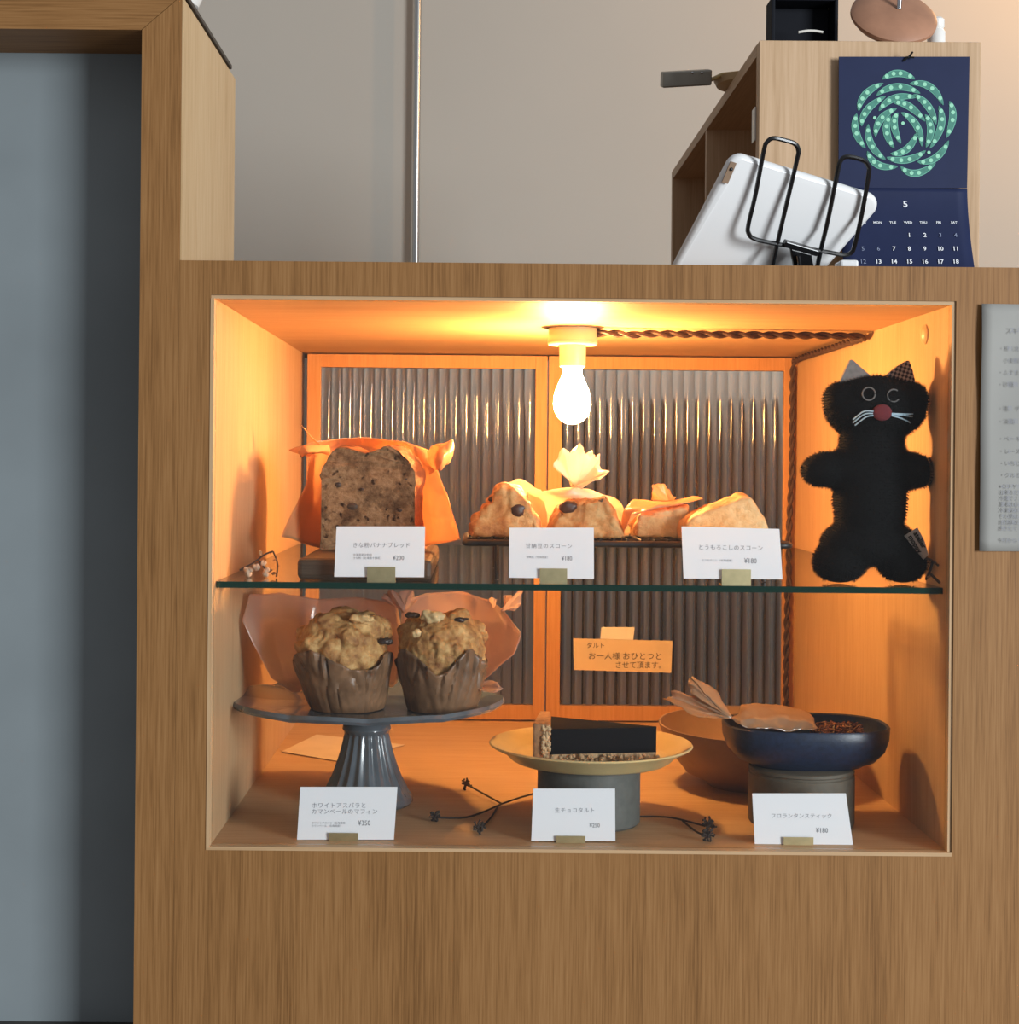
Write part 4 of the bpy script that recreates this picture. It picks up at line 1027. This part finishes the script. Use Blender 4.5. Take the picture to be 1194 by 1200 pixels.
# ------------------------------------------------------------------ BLUE BOWL, TAUPE CYLINDER, TAN BOWL, WRAPPED STICK
cr2 = 1.082; cc2 = at(939, 900, cr2); cc2.z = zb+0.0003; R2 = 61*PX*cr2; tz2 = zz(-381)
h2 = tz2-cc2.z
single('cylinder_riser', MB().lathe([(R2*0.97, 0), (R2, 0.002), (R2, h2-0.007), (R2*0.975, h2-0.006), (R2*0.975, h2-0.0045), (R2, h2-0.0035), (R2*0.99, h2-0.001), (R2*0.95, h2), (0, h2)], cc2, 56), 'stone_taupe',
       'taupe stoneware cylinder riser with grooved rim under the blue bowl', 'riser', 'stoneware risers', smooth=True)
bc = at(943, 860, 1.09); bc.z = tz2+0.0003; bw = 95.5*PX*1.09; bd = 0.056; bh = zz(-302*1.09)-bc.z
def sup(a, k_): return 1/((abs(math.cos(a))**2.7+abs(math.sin(a))**2.7)**(1/2.7))
bprof = [(0.0, 0), (0.68, 0.0), (0.70, 0.0015), (0.83, bh*0.14), (0.94, bh*0.38), (0.99, bh*0.68), (1.0, bh*0.96), (0.985, bh), (0.955, bh*0.97), (0.94, bh*0.75), (0.88, bh*0.42), (0.72, bh*0.2), (0.4, bh*0.14), (0.0, bh*0.13)]
single('blue_bowl', MB().lathe([(a*bw, b) for a, b in bprof], bc, 72, sy=bd/bw, rf=sup), 'blue_glaze', 'dark blue oval bowl holding a wrapped nut stick', 'bowl', smooth=True)
m = MB(); rg = random.Random(9)
for i in range(120):
    u = rg.uniform(965, 1014); p = at(u, 0, 1.09); p.z = bc.z+bh*rg.uniform(0.78, 0.95); p.y = bc.y+rg.uniform(-0.020, 0.022)
    d_ = Vector((rg.uniform(-1, 1), rg.uniform(-1, 1), rg.uniform(-0.4, 0.4))).normalized()*rg.uniform(0.003, 0.007)
    m.tube([p-d_, p, p+d_], 0.0008, 5)
m.box((at(962, 0, 1.09).x, bc.y-0.018, bc.z+bh*0.35), (at(1010, 0, 1.09).x, bc.y+0.02, bc.z+bh*0.80))
single('nut_stick', m, 'nut_shreds', 'dark red-brown shredded nut stick inside the blue bowl', 'pastry')
wr = thing('wrapped_stick', at(900, 850, 1.085), 'nut stick in twisted brown wrapper lying in the blue bowl', 'wrapped sweet')
def c8(x, y, r): return at(760+x/4.117, 770+y/4.117, r)
m = MB()
sheet(m, [[c8(395, 292, 1.085), c8(425, 285, 1.09), c8(450, 225, 1.11), c8(560, 222, 1.115), c8(700, 245, 1.115), c8(775, 268, 1.11)],
          [c8(393, 297, 1.08), c8(440, 270, 1.08), c8(500, 240, 1.095), c8(600, 250, 1.10), c8(720, 265, 1.10), c8(790, 285, 1.10)],
          [c8(395, 300, 1.075), c8(445, 300, 1.07), c8(520, 290, 1.075), c8(620, 290, 1.08), c8(730, 300, 1.08), c8(805, 318, 1.085)],
          [c8(398, 303, 1.075), c8(440, 325, 1.068), c8(520, 345, 1.068), c8(620, 352, 1.072), c8(730, 352, 1.075), c8(820, 350, 1.08)]], 44, 22, 0.0020, 75, 31, lin=0.75)
part('wrapper', m, 'tan_wrap', wr, True, solid=0.0003, recalc=False)
m = MB(); nk = c8(395, 297, 1.078)
fan(m, nk, [c8(260, 292, 1.06), c8(210, 275, 1.06), c8(85, 215, 1.075), c8(78, 185, 1.085), c8(115, 158, 1.085), c8(185, 160, 1.08), c8(185, 110, 1.085), c8(220, 85, 1.09), c8(320, 145, 1.10), c8(345, 200, 1.10)], 70, 9, 0.0032, 7, 0.0025, 12)
part('twisted_end', m, 'tan_wrap', wr, True, solid=0.0003, recalc=False, label='fanned twist of the wrapper')
tc_ = at(876, 850, 1.205); tc_.z = zb+0.0003; tR = 104*PX*1.205
def tilt_pts(mb, c, ang):
    M = Matrix.Rotation(ang, 3, 'X'); mb.v = [c+M @ (v-c) for v in mb.v]
    dz = zb+0.0003-min(v.z for v in mb.v); mb.v = [v+Vector((0, 0, dz)) for v in mb.v]; return mb
tH = zz(-305*1.205)-tc_.z
mb = MB().lathe([(0, 0), (tR*0.45, 0), (tR*0.48, 0.004), (tR*0.70, tH*0.22), (tR*0.90, tH*0.6), (tR*0.995, tH*0.96), (tR, tH), (tR*0.98, tH), (tR*0.96, tH*0.92), (tR*0.85, tH*0.58), (tR*0.6, tH*0.28), (tR*0.3, tH*0.16), (0, tH*0.14)], tc_, 72)
single('tan_bowl', tilt_pts(mb, tc_, math.radians(2)), 'tan_bowl_glaze', 'wide tan pottery bowl standing behind the blue bowl', 'bowl', smooth=True)

# ------------------------------------------------------------------ HANDWRITTEN NOTE ON THE FLUTED GLASS
rn = 1+(yB-0.0075)/D
nt_ = thing('handwritten_note', at(730, 787, rn), 'handwritten brown paper note taped to the ribbed glass', 'note')
nsh = part('note_sheet', MB().prism([at(671.5, 748, rn), at(788, 751, rn), at(786.5, 788.5, rn), at(672.5, 785, rn)], (0, 0.0004, 0)), 'note_paper', nt_)
part('tape', MB().prism([at(704.5, 735, rn-0.0005), at(743.5, 735, rn-0.0005), at(742, 750, rn-0.0005), at(703.5, 748.5, rn-0.0005)], (0, 0.0003, 0)), 'tape', nt_)
m = MB(); Rn = at(780, 770, rn)-at(680, 769.5, rn); Un = Vector((0, 0, 1))
text_into(m, 'タルト', at(687, 759, rn-0.0004), Rn, Un, 7.5*PX*rn, 0.95)
text_into(m, 'お一人様 おひとつと', at(689, 772, rn-0.0004), Rn, Un, 9.5*PX*rn, 0.98)
text_into(m, 'させて頂ます。', at(720, 782.5, rn-0.0004), Rn, Un, 9*PX*rn, 0.9)
print_part('handwriting', m, 'ink', nsh)

# ------------------------------------------------------------------ RECIPE SHEET ON THE COUNTER FRONT
rs = thing('recipe_sheet', at(1250, 645, 1.0)-Vector((0, 0.001, 0)), 'grey printed paper sheet stuck on the oak counter front', 'notice')
m = MB(); nvv = 24; nu_ = 16; vs = []; fs = []
tl, tr_, bl_, br_ = at(1149, 356.5, 1.0), at(1345, 358.5, 1.0), at(1146, 645.5, 1.0), at(1342, 647.5, 1.0)
for j in range(nvv):
    for i in range(nu_):
        p = tl.lerp(tr_, i/(nu_-1)).lerp(bl_.lerp(br_, i/(nu_-1)), j/(nvv-1))
        p.y = -0.0012-0.0022*max(0, 1-i/4)**2*(0.7+0.3*math.sin(j*0.5))-0.0006*(1+math.sin(i*0.9+j*0.35)); vs.append(p)
for j in range(nvv-1):
    for i in range(nu_-1): fs.append((j*nu_+i, j*nu_+i+1, (j+1)*nu_+i+1, (j+1)*nu_+i))
m.add(vs, fs); rsh = part('sheet', m, 'old_paper', rs, True, solid=0.0002, recalc=False)
m = MB(); Rr_ = Vector((1, 0, 0)); Ur = Vector((0, 0, 1))
def rt(body, u, v, h): 
    p = at(u, v, 1.0); p.y = -0.0048; text_into(m, body, p, Rr_, Ur, h*PX, 1.0)
rt('スキ', 1179, 391, 8.5)
for body, v in (('・粉（北', 411), ('　小麦粉', 425), ('・ふすま', 439), ('・砂糖', 453), ('・塩　ゲ', 481), ('・油脂', 496), ('・ベーキ', 516.5), ('・レーズ', 531), ('・いちじ', 545), ('・クルミ', 559)):
    rt(body, 1171, v, 6.6)
for i, body in enumerate(('※コチヤ', '出来るだ', '冷蔵で２', '夏場は必', '冷凍保存', 'その際は', '自然解凍', '焼きたて')): rt(body, 1170, 572+i*7, 6.4)
rt('今月から', 1170, 635, 6.4)
print_part('recipe_print', m, 'faint_ink', rsh)

# ------------------------------------------------------------------ SHELF UNIT ON THE COUNTER
KS = 1.12/1.09
r0, r1_ = 1.12, 1.587*KS
CX0, CX1, CT = 354*KS*PX, 637*KS*PX, zz(541.6*KS)
CB = cz1+0.0003
y0c, y1c = dep(r0), dep(r1_)
su = thing('shelf_unit', ((CX0+CX1)/2, (y0c+y1c)/2, CB), 'light wooden open shelf unit standing on the counter', 'shelf unit')
tk = 0.016
part('end_panel', MB().box((CX0, y0c, CB), (CX1, y0c+tk, CT)), 'cabinet_wood', su, bevel=0.0008)
part('end_panel', MB().box((CX0, y1c-tk, CB), (CX1, y1c, CT-tk*0.7)), 'cabinet_wood', su)
part('top_panel', MB().box((CX0, y0c+tk, CT-tk*0.7), (CX1, y1c, CT)), 'cabinet_top', su)
part('bottom_panel', MB().box((CX0, y0c+tk, CB), (CX1, y1c-tk, CB+tk*0.7)), 'cabinet_top', su)
part('back_panel', MB().box((CX1-0.006, y0c+tk, CB+tk*0.7), (CX1, y1c-tk, CT-tk*0.7)), 'cabinet_top', su)
yd = dep(1.345*KS)
dv = part('divider', MB().box((CX0+0.003, yd, CB+tk*0.7), (CX1-0.006, yd+0.010, CT-tk*0.7)), 'cabinet_wood', su)
part('edge_strip', MB().box((CX0+0.0005, yd, CB+tk*0.7), (CX0+0.003, yd+0.010, CT-tk*0.7)), 'cabinet_wood', dv, label='pale front edge of the divider')
hb = at(884.5, 127, 1.105*KS); hl = at(884.5, 166, 1.105*KS)
part('hinge', MB().box((CX0-0.0015, dep(1.1*KS), hl.z), (CX0-0.0001, dep(1.112*KS), hb.z)), 'steel_pipe', su)

# calendar
ry = 1.084*KS
cal = thing('wall_calendar', at(1060, 312, ry), 'navy wall calendar with pea pod wreath, hung on the shelf unit', 'calendar')
def c7(x, y, r): return at(970+x/4.442, 50+y/4.442, r)
UP = [c7(58, 73, ry), c7(738, 73, ry), c7(725, 757, ry), c7(56, 757, ry)]
ppg = part('picture_page', MB().prism(UP, (0, 0.0012, 0)), 'calendar_navy', cal)
m = MB(); rows = []
for k_ in range(13):
    f = k_/12; v = 757+f*440; rr_ = ry-0.0002-0.02*f**1.6
    rows.append([c7(56+(x)*(725-56)/1.0, v, rr_) if False else Vector((UP[3].x+(UP[2].x-UP[3].x)*x, dep(rr_), c7(390, v, rr_).z-(x-0.5)*0.0)) for x in (0, 0.33, 0.66, 1)])
sheet(m, rows, 10, 20, 0, 1); dpg = part('date_page', m, 'calendar_navy', cal, True, solid=0.0004, recalc=False)
PODS = [((283,190),(365,160),(453,190)),((160,355),(195,270),(288,212)),((425,215),(530,230),(600,325)),((252,275),(360,230),(480,265)),((175,435),(205,350),(300,280)),((265,355),(345,290),(462,285)),((445,270),(520,330),(562,425)),((345,315),(420,330),(505,410)),((247,490),(275,400),(358,342)),((632,305),(650,390),(615,495)),((577,330),(590,430),(530,550)),((505,375),(535,450),(510,545)),((380,365),(460,430),(488,540)),((325,380),(305,460),(345,550)),((365,365),(345,430),(380,525)),((150,370),(145,460),(195,550)),((210,425),(225,530),(300,608)),((205,565),(260,635),(362,645)),((325,578),(410,555),(465,465)),((305,597),(410,610),(508,562)),((465,620),(560,600),(628,510)),((378,645),(460,680),(560,625))]
fill, lin, pea = MB(), MB(), MB()
Yp = dep(ry)
def q7(p, d_):
    v = c7(p[0], p[1], ry); return Vector((v.x, Yp-d_, v.z))
for (a, b, c) in PODS:
    A, B, C = (Vector((*p, 0)) for p in (a, b, c)); n = 14
    ctl = B*2-(A+C)/2; cen = []
    for i in range(n+1):
        t_ = i/n; cen.append((A*(1-t_)**2+ctl*2*t_*(1-t_)+C*t_*t_))
    for mbx, wmax, d_ in ((lin, 19, 0.0003), (fill, 15, 0.0005)):
        up, dn = [], []
        for i, p in enumerate(cen):
            tg_ = (cen[min(i+1, n)]-cen[max(i-1, 0)]).normalized(); nn_ = Vector((-tg_.y, tg_.x, 0)); t_ = i/n
            w_ = wmax*max(0.12, math.sin(PI*min(1, max(0, t_)))**0.5)
            up.append(q7(p+nn_*w_, d_)); dn.append(q7(p-nn_*w_, d_))
        mbx.add(up+dn, [(i, i+1, n+2+i, n+1+i) for i in range(n)])
    for i in range(4):
        p = cen[int(2+i*(n-4)/3)]
        ring = [q7(p+Vector((11*math.cos(2*PI*j/10), 11*math.sin(2*PI*j/10), 0)), 0.0007) for j in range(10)]
        pea.add(ring, [tuple(range(10))])
for x, y in ((243, 392), (390, 420), (525, 572)):
    pea.add([q7((x+9*math.cos(2*PI*j/10), y+9*math.sin(2*PI*j/10)), 0.0007) for j in range(10)], [tuple(range(10))])
for nm, mbx, mt in (('pod_outline_print', lin, 'pod_line'), ('pod_print', fill, 'pod_fill'), ('pea_print', pea, 'pea_print')): print_part(nm, mbx, mt, ppg)
def rdate(v):
    f = (v-757)/440; return ry-0.0002-0.02*max(0, f)**1.6-0.0009
Rc = Vector((1, 0, -0.0)); wt, dm = MB(), MB()
slope = Vector((0, (rdate(1100)-rdate(900))*D, c7(400, 1100, rdate(1100)).z-c7(400, 900, rdate(900)).z)); Uc = -slope.normalized()
def ct(mbx, body, x, y, h, align='CENTER'): text_into(mbx, body, c7(x, y, rdate(y)), Rc, Uc, h*PX*ry/4.442, 1.0, align, bold=0.018 if mbx is wt else 0.0)
ct(wt, '5', 405, 855, 52)
for i, s_ in enumerate(('SUN', 'MON', 'TUE', 'WED', 'THU', 'FRI', 'SAT')): ct(wt, s_, 180+i*79.5, 942, 19)
day = 1
for row, y in enumerate((1011, 1082, 1149)):
    for col in range(7):
        if row == 0 and col < 3: continue
        ct(dm if day in (3, 4, 5, 6, 12) else wt, str(day), 184+col*80.5, y, 33); day += 1
wt.add(dm.v, dm.f, 1); print_part('date_print', wt, ['white_print', 'dim_print'], dpg)
pn = c7(415, 80, ry)
m = MB(); m.tube([pn+Vector((-0.004, -0.001, -0.003)), pn+Vector((0.001, -0.003, 0.001)), pn+Vector((0.003, -0.006, 0.004))], 0.0009, 6); m.tube([pn+Vector((0, -0.003, 0.0)), pn+Vector((0.005, -0.004, -0.0005))], 0.0008, 6); m.tube([pn+Vector((0.0, -0.004, 0.0)), pn+Vector((0.0, 0.004, 0.002))], 0.0008, 6)
part('hanging_pin', m, 'black_wire', cal, True)

# items on top of the shelf unit
bx = thing('jewel_box', at(946, 45, 1.13*KS), 'small open black jewellery box on the shelf unit', 'box')
bx.location.z = CT+0.0003
ba, bb_ = at(907, 40, 1.11*KS).x, at(986, 40, 1.11*KS).x
be = at(995, 40, 1.11*KS).x; ztop_ = at(946, 1, 1.13*KS).z
part('base', MB().box((ba, dep(1.108*KS), CT+0.0003), (be, dep(1.14*KS), CT+0.0065)), 'black_felt_box', bx, bevel=0.001)
lid = MB(); ya, yb_ = dep(1.120*KS), dep(1.142*KS); w_ = 0.0035
lid.box((ba, ya, CT+0.0066), (ba+w_, yb_, ztop_)); lid.box((bb_-w_, ya, CT+0.0066), (bb_, yb_, ztop_)); lid.box((ba+w_, ya, ztop_-w_), (bb_-w_, yb_, ztop_)); lid.box((ba+w_, yb_-w_, CT+0.0066), (bb_-w_, yb_, ztop_-w_))
part('lid', lid, 'black_felt_box', bx, bevel=0.001)
prl = [at(935+i*2.4, 42.2-1.8*math.sin(PI*i/12), 1.116*KS) for i in range(13)]
part('silver_band', MB().tube([p+Vector((0, -0.002, 0.003)) for p in prl], 0.0012, 8), 'pearl', bx, True, label='small pale curved band')

dk = thing('wooden_disc', at(1047, 46, 1.12*KS), 'round reddish wooden disc ornament with a metal stem on the shelf unit', 'ornament')
dk.location.z = CT+0.0003
cdk = at(1047, 21, 1.115*KS); s_ = PX*1.125*KS
tmp = MB().lathe([(0, -0.009), (30*s_, -0.0085), (44*s_, -0.006), (50*s_, -0.001), (50*s_, 0.002), (44*s_, 0.006), (25*s_, 0.009), (0, 0.010)], (0, 0, 0), 56)
M = Matrix.Rotation(math.radians(4), 3, 'Y') @ Matrix.Rotation(math.radians(50), 3, 'X')
part('disc', MB().add([cdk+M @ v for v in tmp.v], tmp.f), 'terracotta_wood', dk, True)
st = cdk+M @ Vector((3*s_, 0.0, 0.010))
part('stem', MB().tube([st, st+Vector((0, -0.003, 0.012)), st+Vector((0.001, -0.003, 0.024))], 0.0022, 10), 'chrome', dk, True)
for du in (-11, 26):
    p = at(1047+du, 46, 1.105*KS); p.z = CT+0.0004
    part('foot', MB().tube([p+Vector((0.003, 0.0, 0)), p, p+Vector((0, 0.004, 0.007)), p+Vector((0, 0.02, 0.010))], 0.0010, 6), 'chrome', dk, True)
p = at(1097, 46, 1.142*KS); p.z = CT+0.0003
single('white_jar', MB().lathe([(0, 0), (0.0075, 0), (0.0085, 0.002), (0.0085, 0.027), (0.0062, 0.030), (0.0075, 0.032), (0.0075, 0.039), (0.0055, 0.041), (0, 0.041)], p, 28), 'white_ceramic', 'small white jar behind the reddish wooden disc', 'jar', smooth=True)

# tan round tray with grey metal sleeve, sticking out over the shelf unit's edge
tt = thing('round_scoop', at(880, 95, 1.21*KS), 'tan round scoop with riveted grey metal sleeve overhanging the shelf unit', 'utensil')
rr_ = 1.225*KS; tcn = at(872, 0, rr_); tcn.z = CT+0.0010; tt.location = (tcn.x+0.02, tcn.y, CT+0.0003)
part('dish', MB().lathe([(0, 0), (0.030, -0.0004), (0.038, 0.003), (0.041, 0.009), (0.0395, 0.009), (0.036, 0.004), (0, 0.002)], Vector((tcn.x+0.012, tcn.y+0.01, CT+0.0008)), 48), 'tan_wood', tt, True)
sl0, sl1 = at(775, 84, rr_).x, at(832, 80, rr_).x
part('sleeve', MB().obox(Vector(((sl0+sl1)/2, tcn.y-0.002, CT+0.0075)), Vector(((sl1-sl0)/2, 0, 0.0016)), Vector((0, 0.012, 0.0035)), Vector((0, -0.002, 0.0075))), 'grey_sleeve', tt, bevel=0.0015)
for u in (809, 820):
    p = at(u, 73, rr_); part('rivet', MB().sphere(Vector((p.x, tcn.y-0.0155, CT+0.0098)), (0.0013, 0.0012, 0.0013), 10, 6), 'chrome', tt, True)
part('cane_rim', MB().tube([Vector((sl1-0.002, tcn.y-0.008, CT+0.004)), Vector((sl1+0.012, tcn.y-0.006, CT+0.011)), Vector((sl1+0.03, tcn.y-0.004, CT+0.0135)), Vector((sl1+0.06, tcn.y, CT+0.013))], 0.002, 8), 'cane', tt, True)

# ------------------------------------------------------------------ TABLET ON A WIRE STAND
def c6(x, y, r): return at(830+x/5.686, 150+y/5.686, r)
tab = thing('tablet_computer', at(920, 312, 1.05), 'white-backed tablet leaning on the black wire stand', 'tablet')
tab.location.z = cz1+0.0003
ex = Vector((0.940, 0.27, -0.209)); ey = Vector((-0.335, 0.42, -0.843)); ex.normalize(); ey = (ey-ex*ey.dot(ex)).normalized(); ez = ex.cross(ey)
if ez.y > 0: ez = -ez
O = c6(165, 165, 1.030)
Wt, Ht = 0.146, 0.165
rad = 0.012; pts = []
for cx, cy, a0 in ((Wt-rad, rad, -PI/2), (Wt-rad, Ht-rad, 0), (rad, Ht-rad, PI/2), (rad, rad, PI)):
    for i in range(9):
        a = a0+PI/2*i/8; pts.append((cx+rad*math.cos(a), cy+rad*math.sin(a)))
prof_ = [(0.0, 0.0035), (0.0012, 0.0012), (0.004, 0.0)]
m = MB(); nP = len(pts); vs = []
lay = [(-0.0, 0.0075), (0.0, 0.0035), (0.0015, 0.0012), (0.0045, 0.0)]
for inset, dz in lay:
    for (x, y) in pts:
        vx, vy = x-Wt/2, y-Ht/2; l_ = math.hypot(vx, vy); x2 = x-vx/l_*inset; y2 = y-vy/l_*inset
        vs.append(O+ex*x2+ey*y2-ez*dz)
fs = [(k_*nP+i, k_*nP+(i+1) % nP, (k_+1)*nP+(i+1) % nP, (k_+1)*nP+i) for k_ in range(3) for i in range(nP)]+[tuple(3*nP+i for i in range(nP)), tuple(reversed(range(nP)))]
def above(mb, z):
    mb.v = [Vector((v.x, v.y, max(v.z, z))) for v in mb.v]; return mb
m.add(vs, fs); shl = part('shell', above(m, cz1+0.0005), 'white_plastic', tab, True, label='white plastic back shell')
lp = O+ex*0.0035+ey*0.017+ez*0.0003
part('camera_window', MB().obox(lp, ex*0.0028, ey*0.0095, ez*0.0006), 'tan_bowl_glaze', shl)
part('camera_lens', MB().sphere(O+ex*0.0038+ey*0.0135+ez*0.0010, 0.0016, 10, 6), 'black_wire', shl, True)
ws = thing('tablet_stand', at(940, 312, 1.03), 'black wire stand with two loops holding the white tablet', 'stand')
ws.location.z = cz1+0.0003
def on_tab(x, y, off):                       # a point off the tablet's back plane seen at crop (x, y)
    a_ = c6(x, y, 1.0); b_ = c6(x, y, 1.1); P0 = O+ez*off; d_ = (b_-a_)
    return a_+d_*((P0-a_).dot(ez)/d_.dot(ez))
W_ = [(425, 930), (460, 770), (530, 470), (590, 215), (600, 150), (575, 105), (500, 80), (430, 68), (390, 95), (370, 150), (315, 440), (268, 640), (268, 700), (310, 740), (470, 775), (640, 800), (820, 832), (900, 845), (950, 832), (975, 780), (1025, 560), (1068, 310), (1065, 255), (1030, 215), (930, 192), (885, 215), (862, 290), (800, 600), (750, 810), (725, 930)]
wpts = [on_tab(x, y, 0.0045) for x, y in W_]
wp_ = smooth_path(wpts, 150)
part('wire_loop', above(MB().tube(wp_, 0.0020, 8), cz1+0.0003), 'black_wire', ws, True)
h0 = on_tab(575, 790, 0.006); h1 = on_tab(640, 945, 0.004)
wv = Vector((0.0095, 0.002, -0.002))
part('hinge_block', MB().obox(on_tab(615, 798, 0.006), ex*0.0165, ey*0.0028, ez*0.0035), 'black_wire', ws, bevel=0.001)
pole = MB().obox((on_tab(612, 815, 0.006)+on_tab(640, 960, 0.006))/2, wv, (on_tab(640, 960, 0.006)-on_tab(612, 815, 0.006))/2, ez*0.003)
part('neck', above(pole, cz1+0.0006), 'black_wire', ws, bevel=0.001)
cp = MB().tube([on_tab(600, 850, 0.011), on_tab(612, 940, 0.011)], 0.0018, 8)
part('pivot_pin', above(cp, cz1+0.001), 'chrome', ws, True)
bs = on_tab(650, 950, 0.006)
part('base_plate', MB().lathe([(0, 0), (0.045, 0), (0.045, 0.001), (0.04, 0.0016), (0, 0.0016)], Vector((bs.x, 0.08, cz1+0.0003)), 40), 'black_wire', ws, True)
pe = c6(990, 905, 1.06)
single('card_reader', MB().box((pe.x-0.012, 0.085, cz1+0.0003), (pe.x+0.004, 0.11, c6(990, 893, 1.08).z)), 'white_plastic', 'low white card reader beside the tablet stand', 'card reader', bevel=0.002)

for o in scene.objects:
    for k_ in ('_o', '_d'):
        if k_ in o: del o[k_]
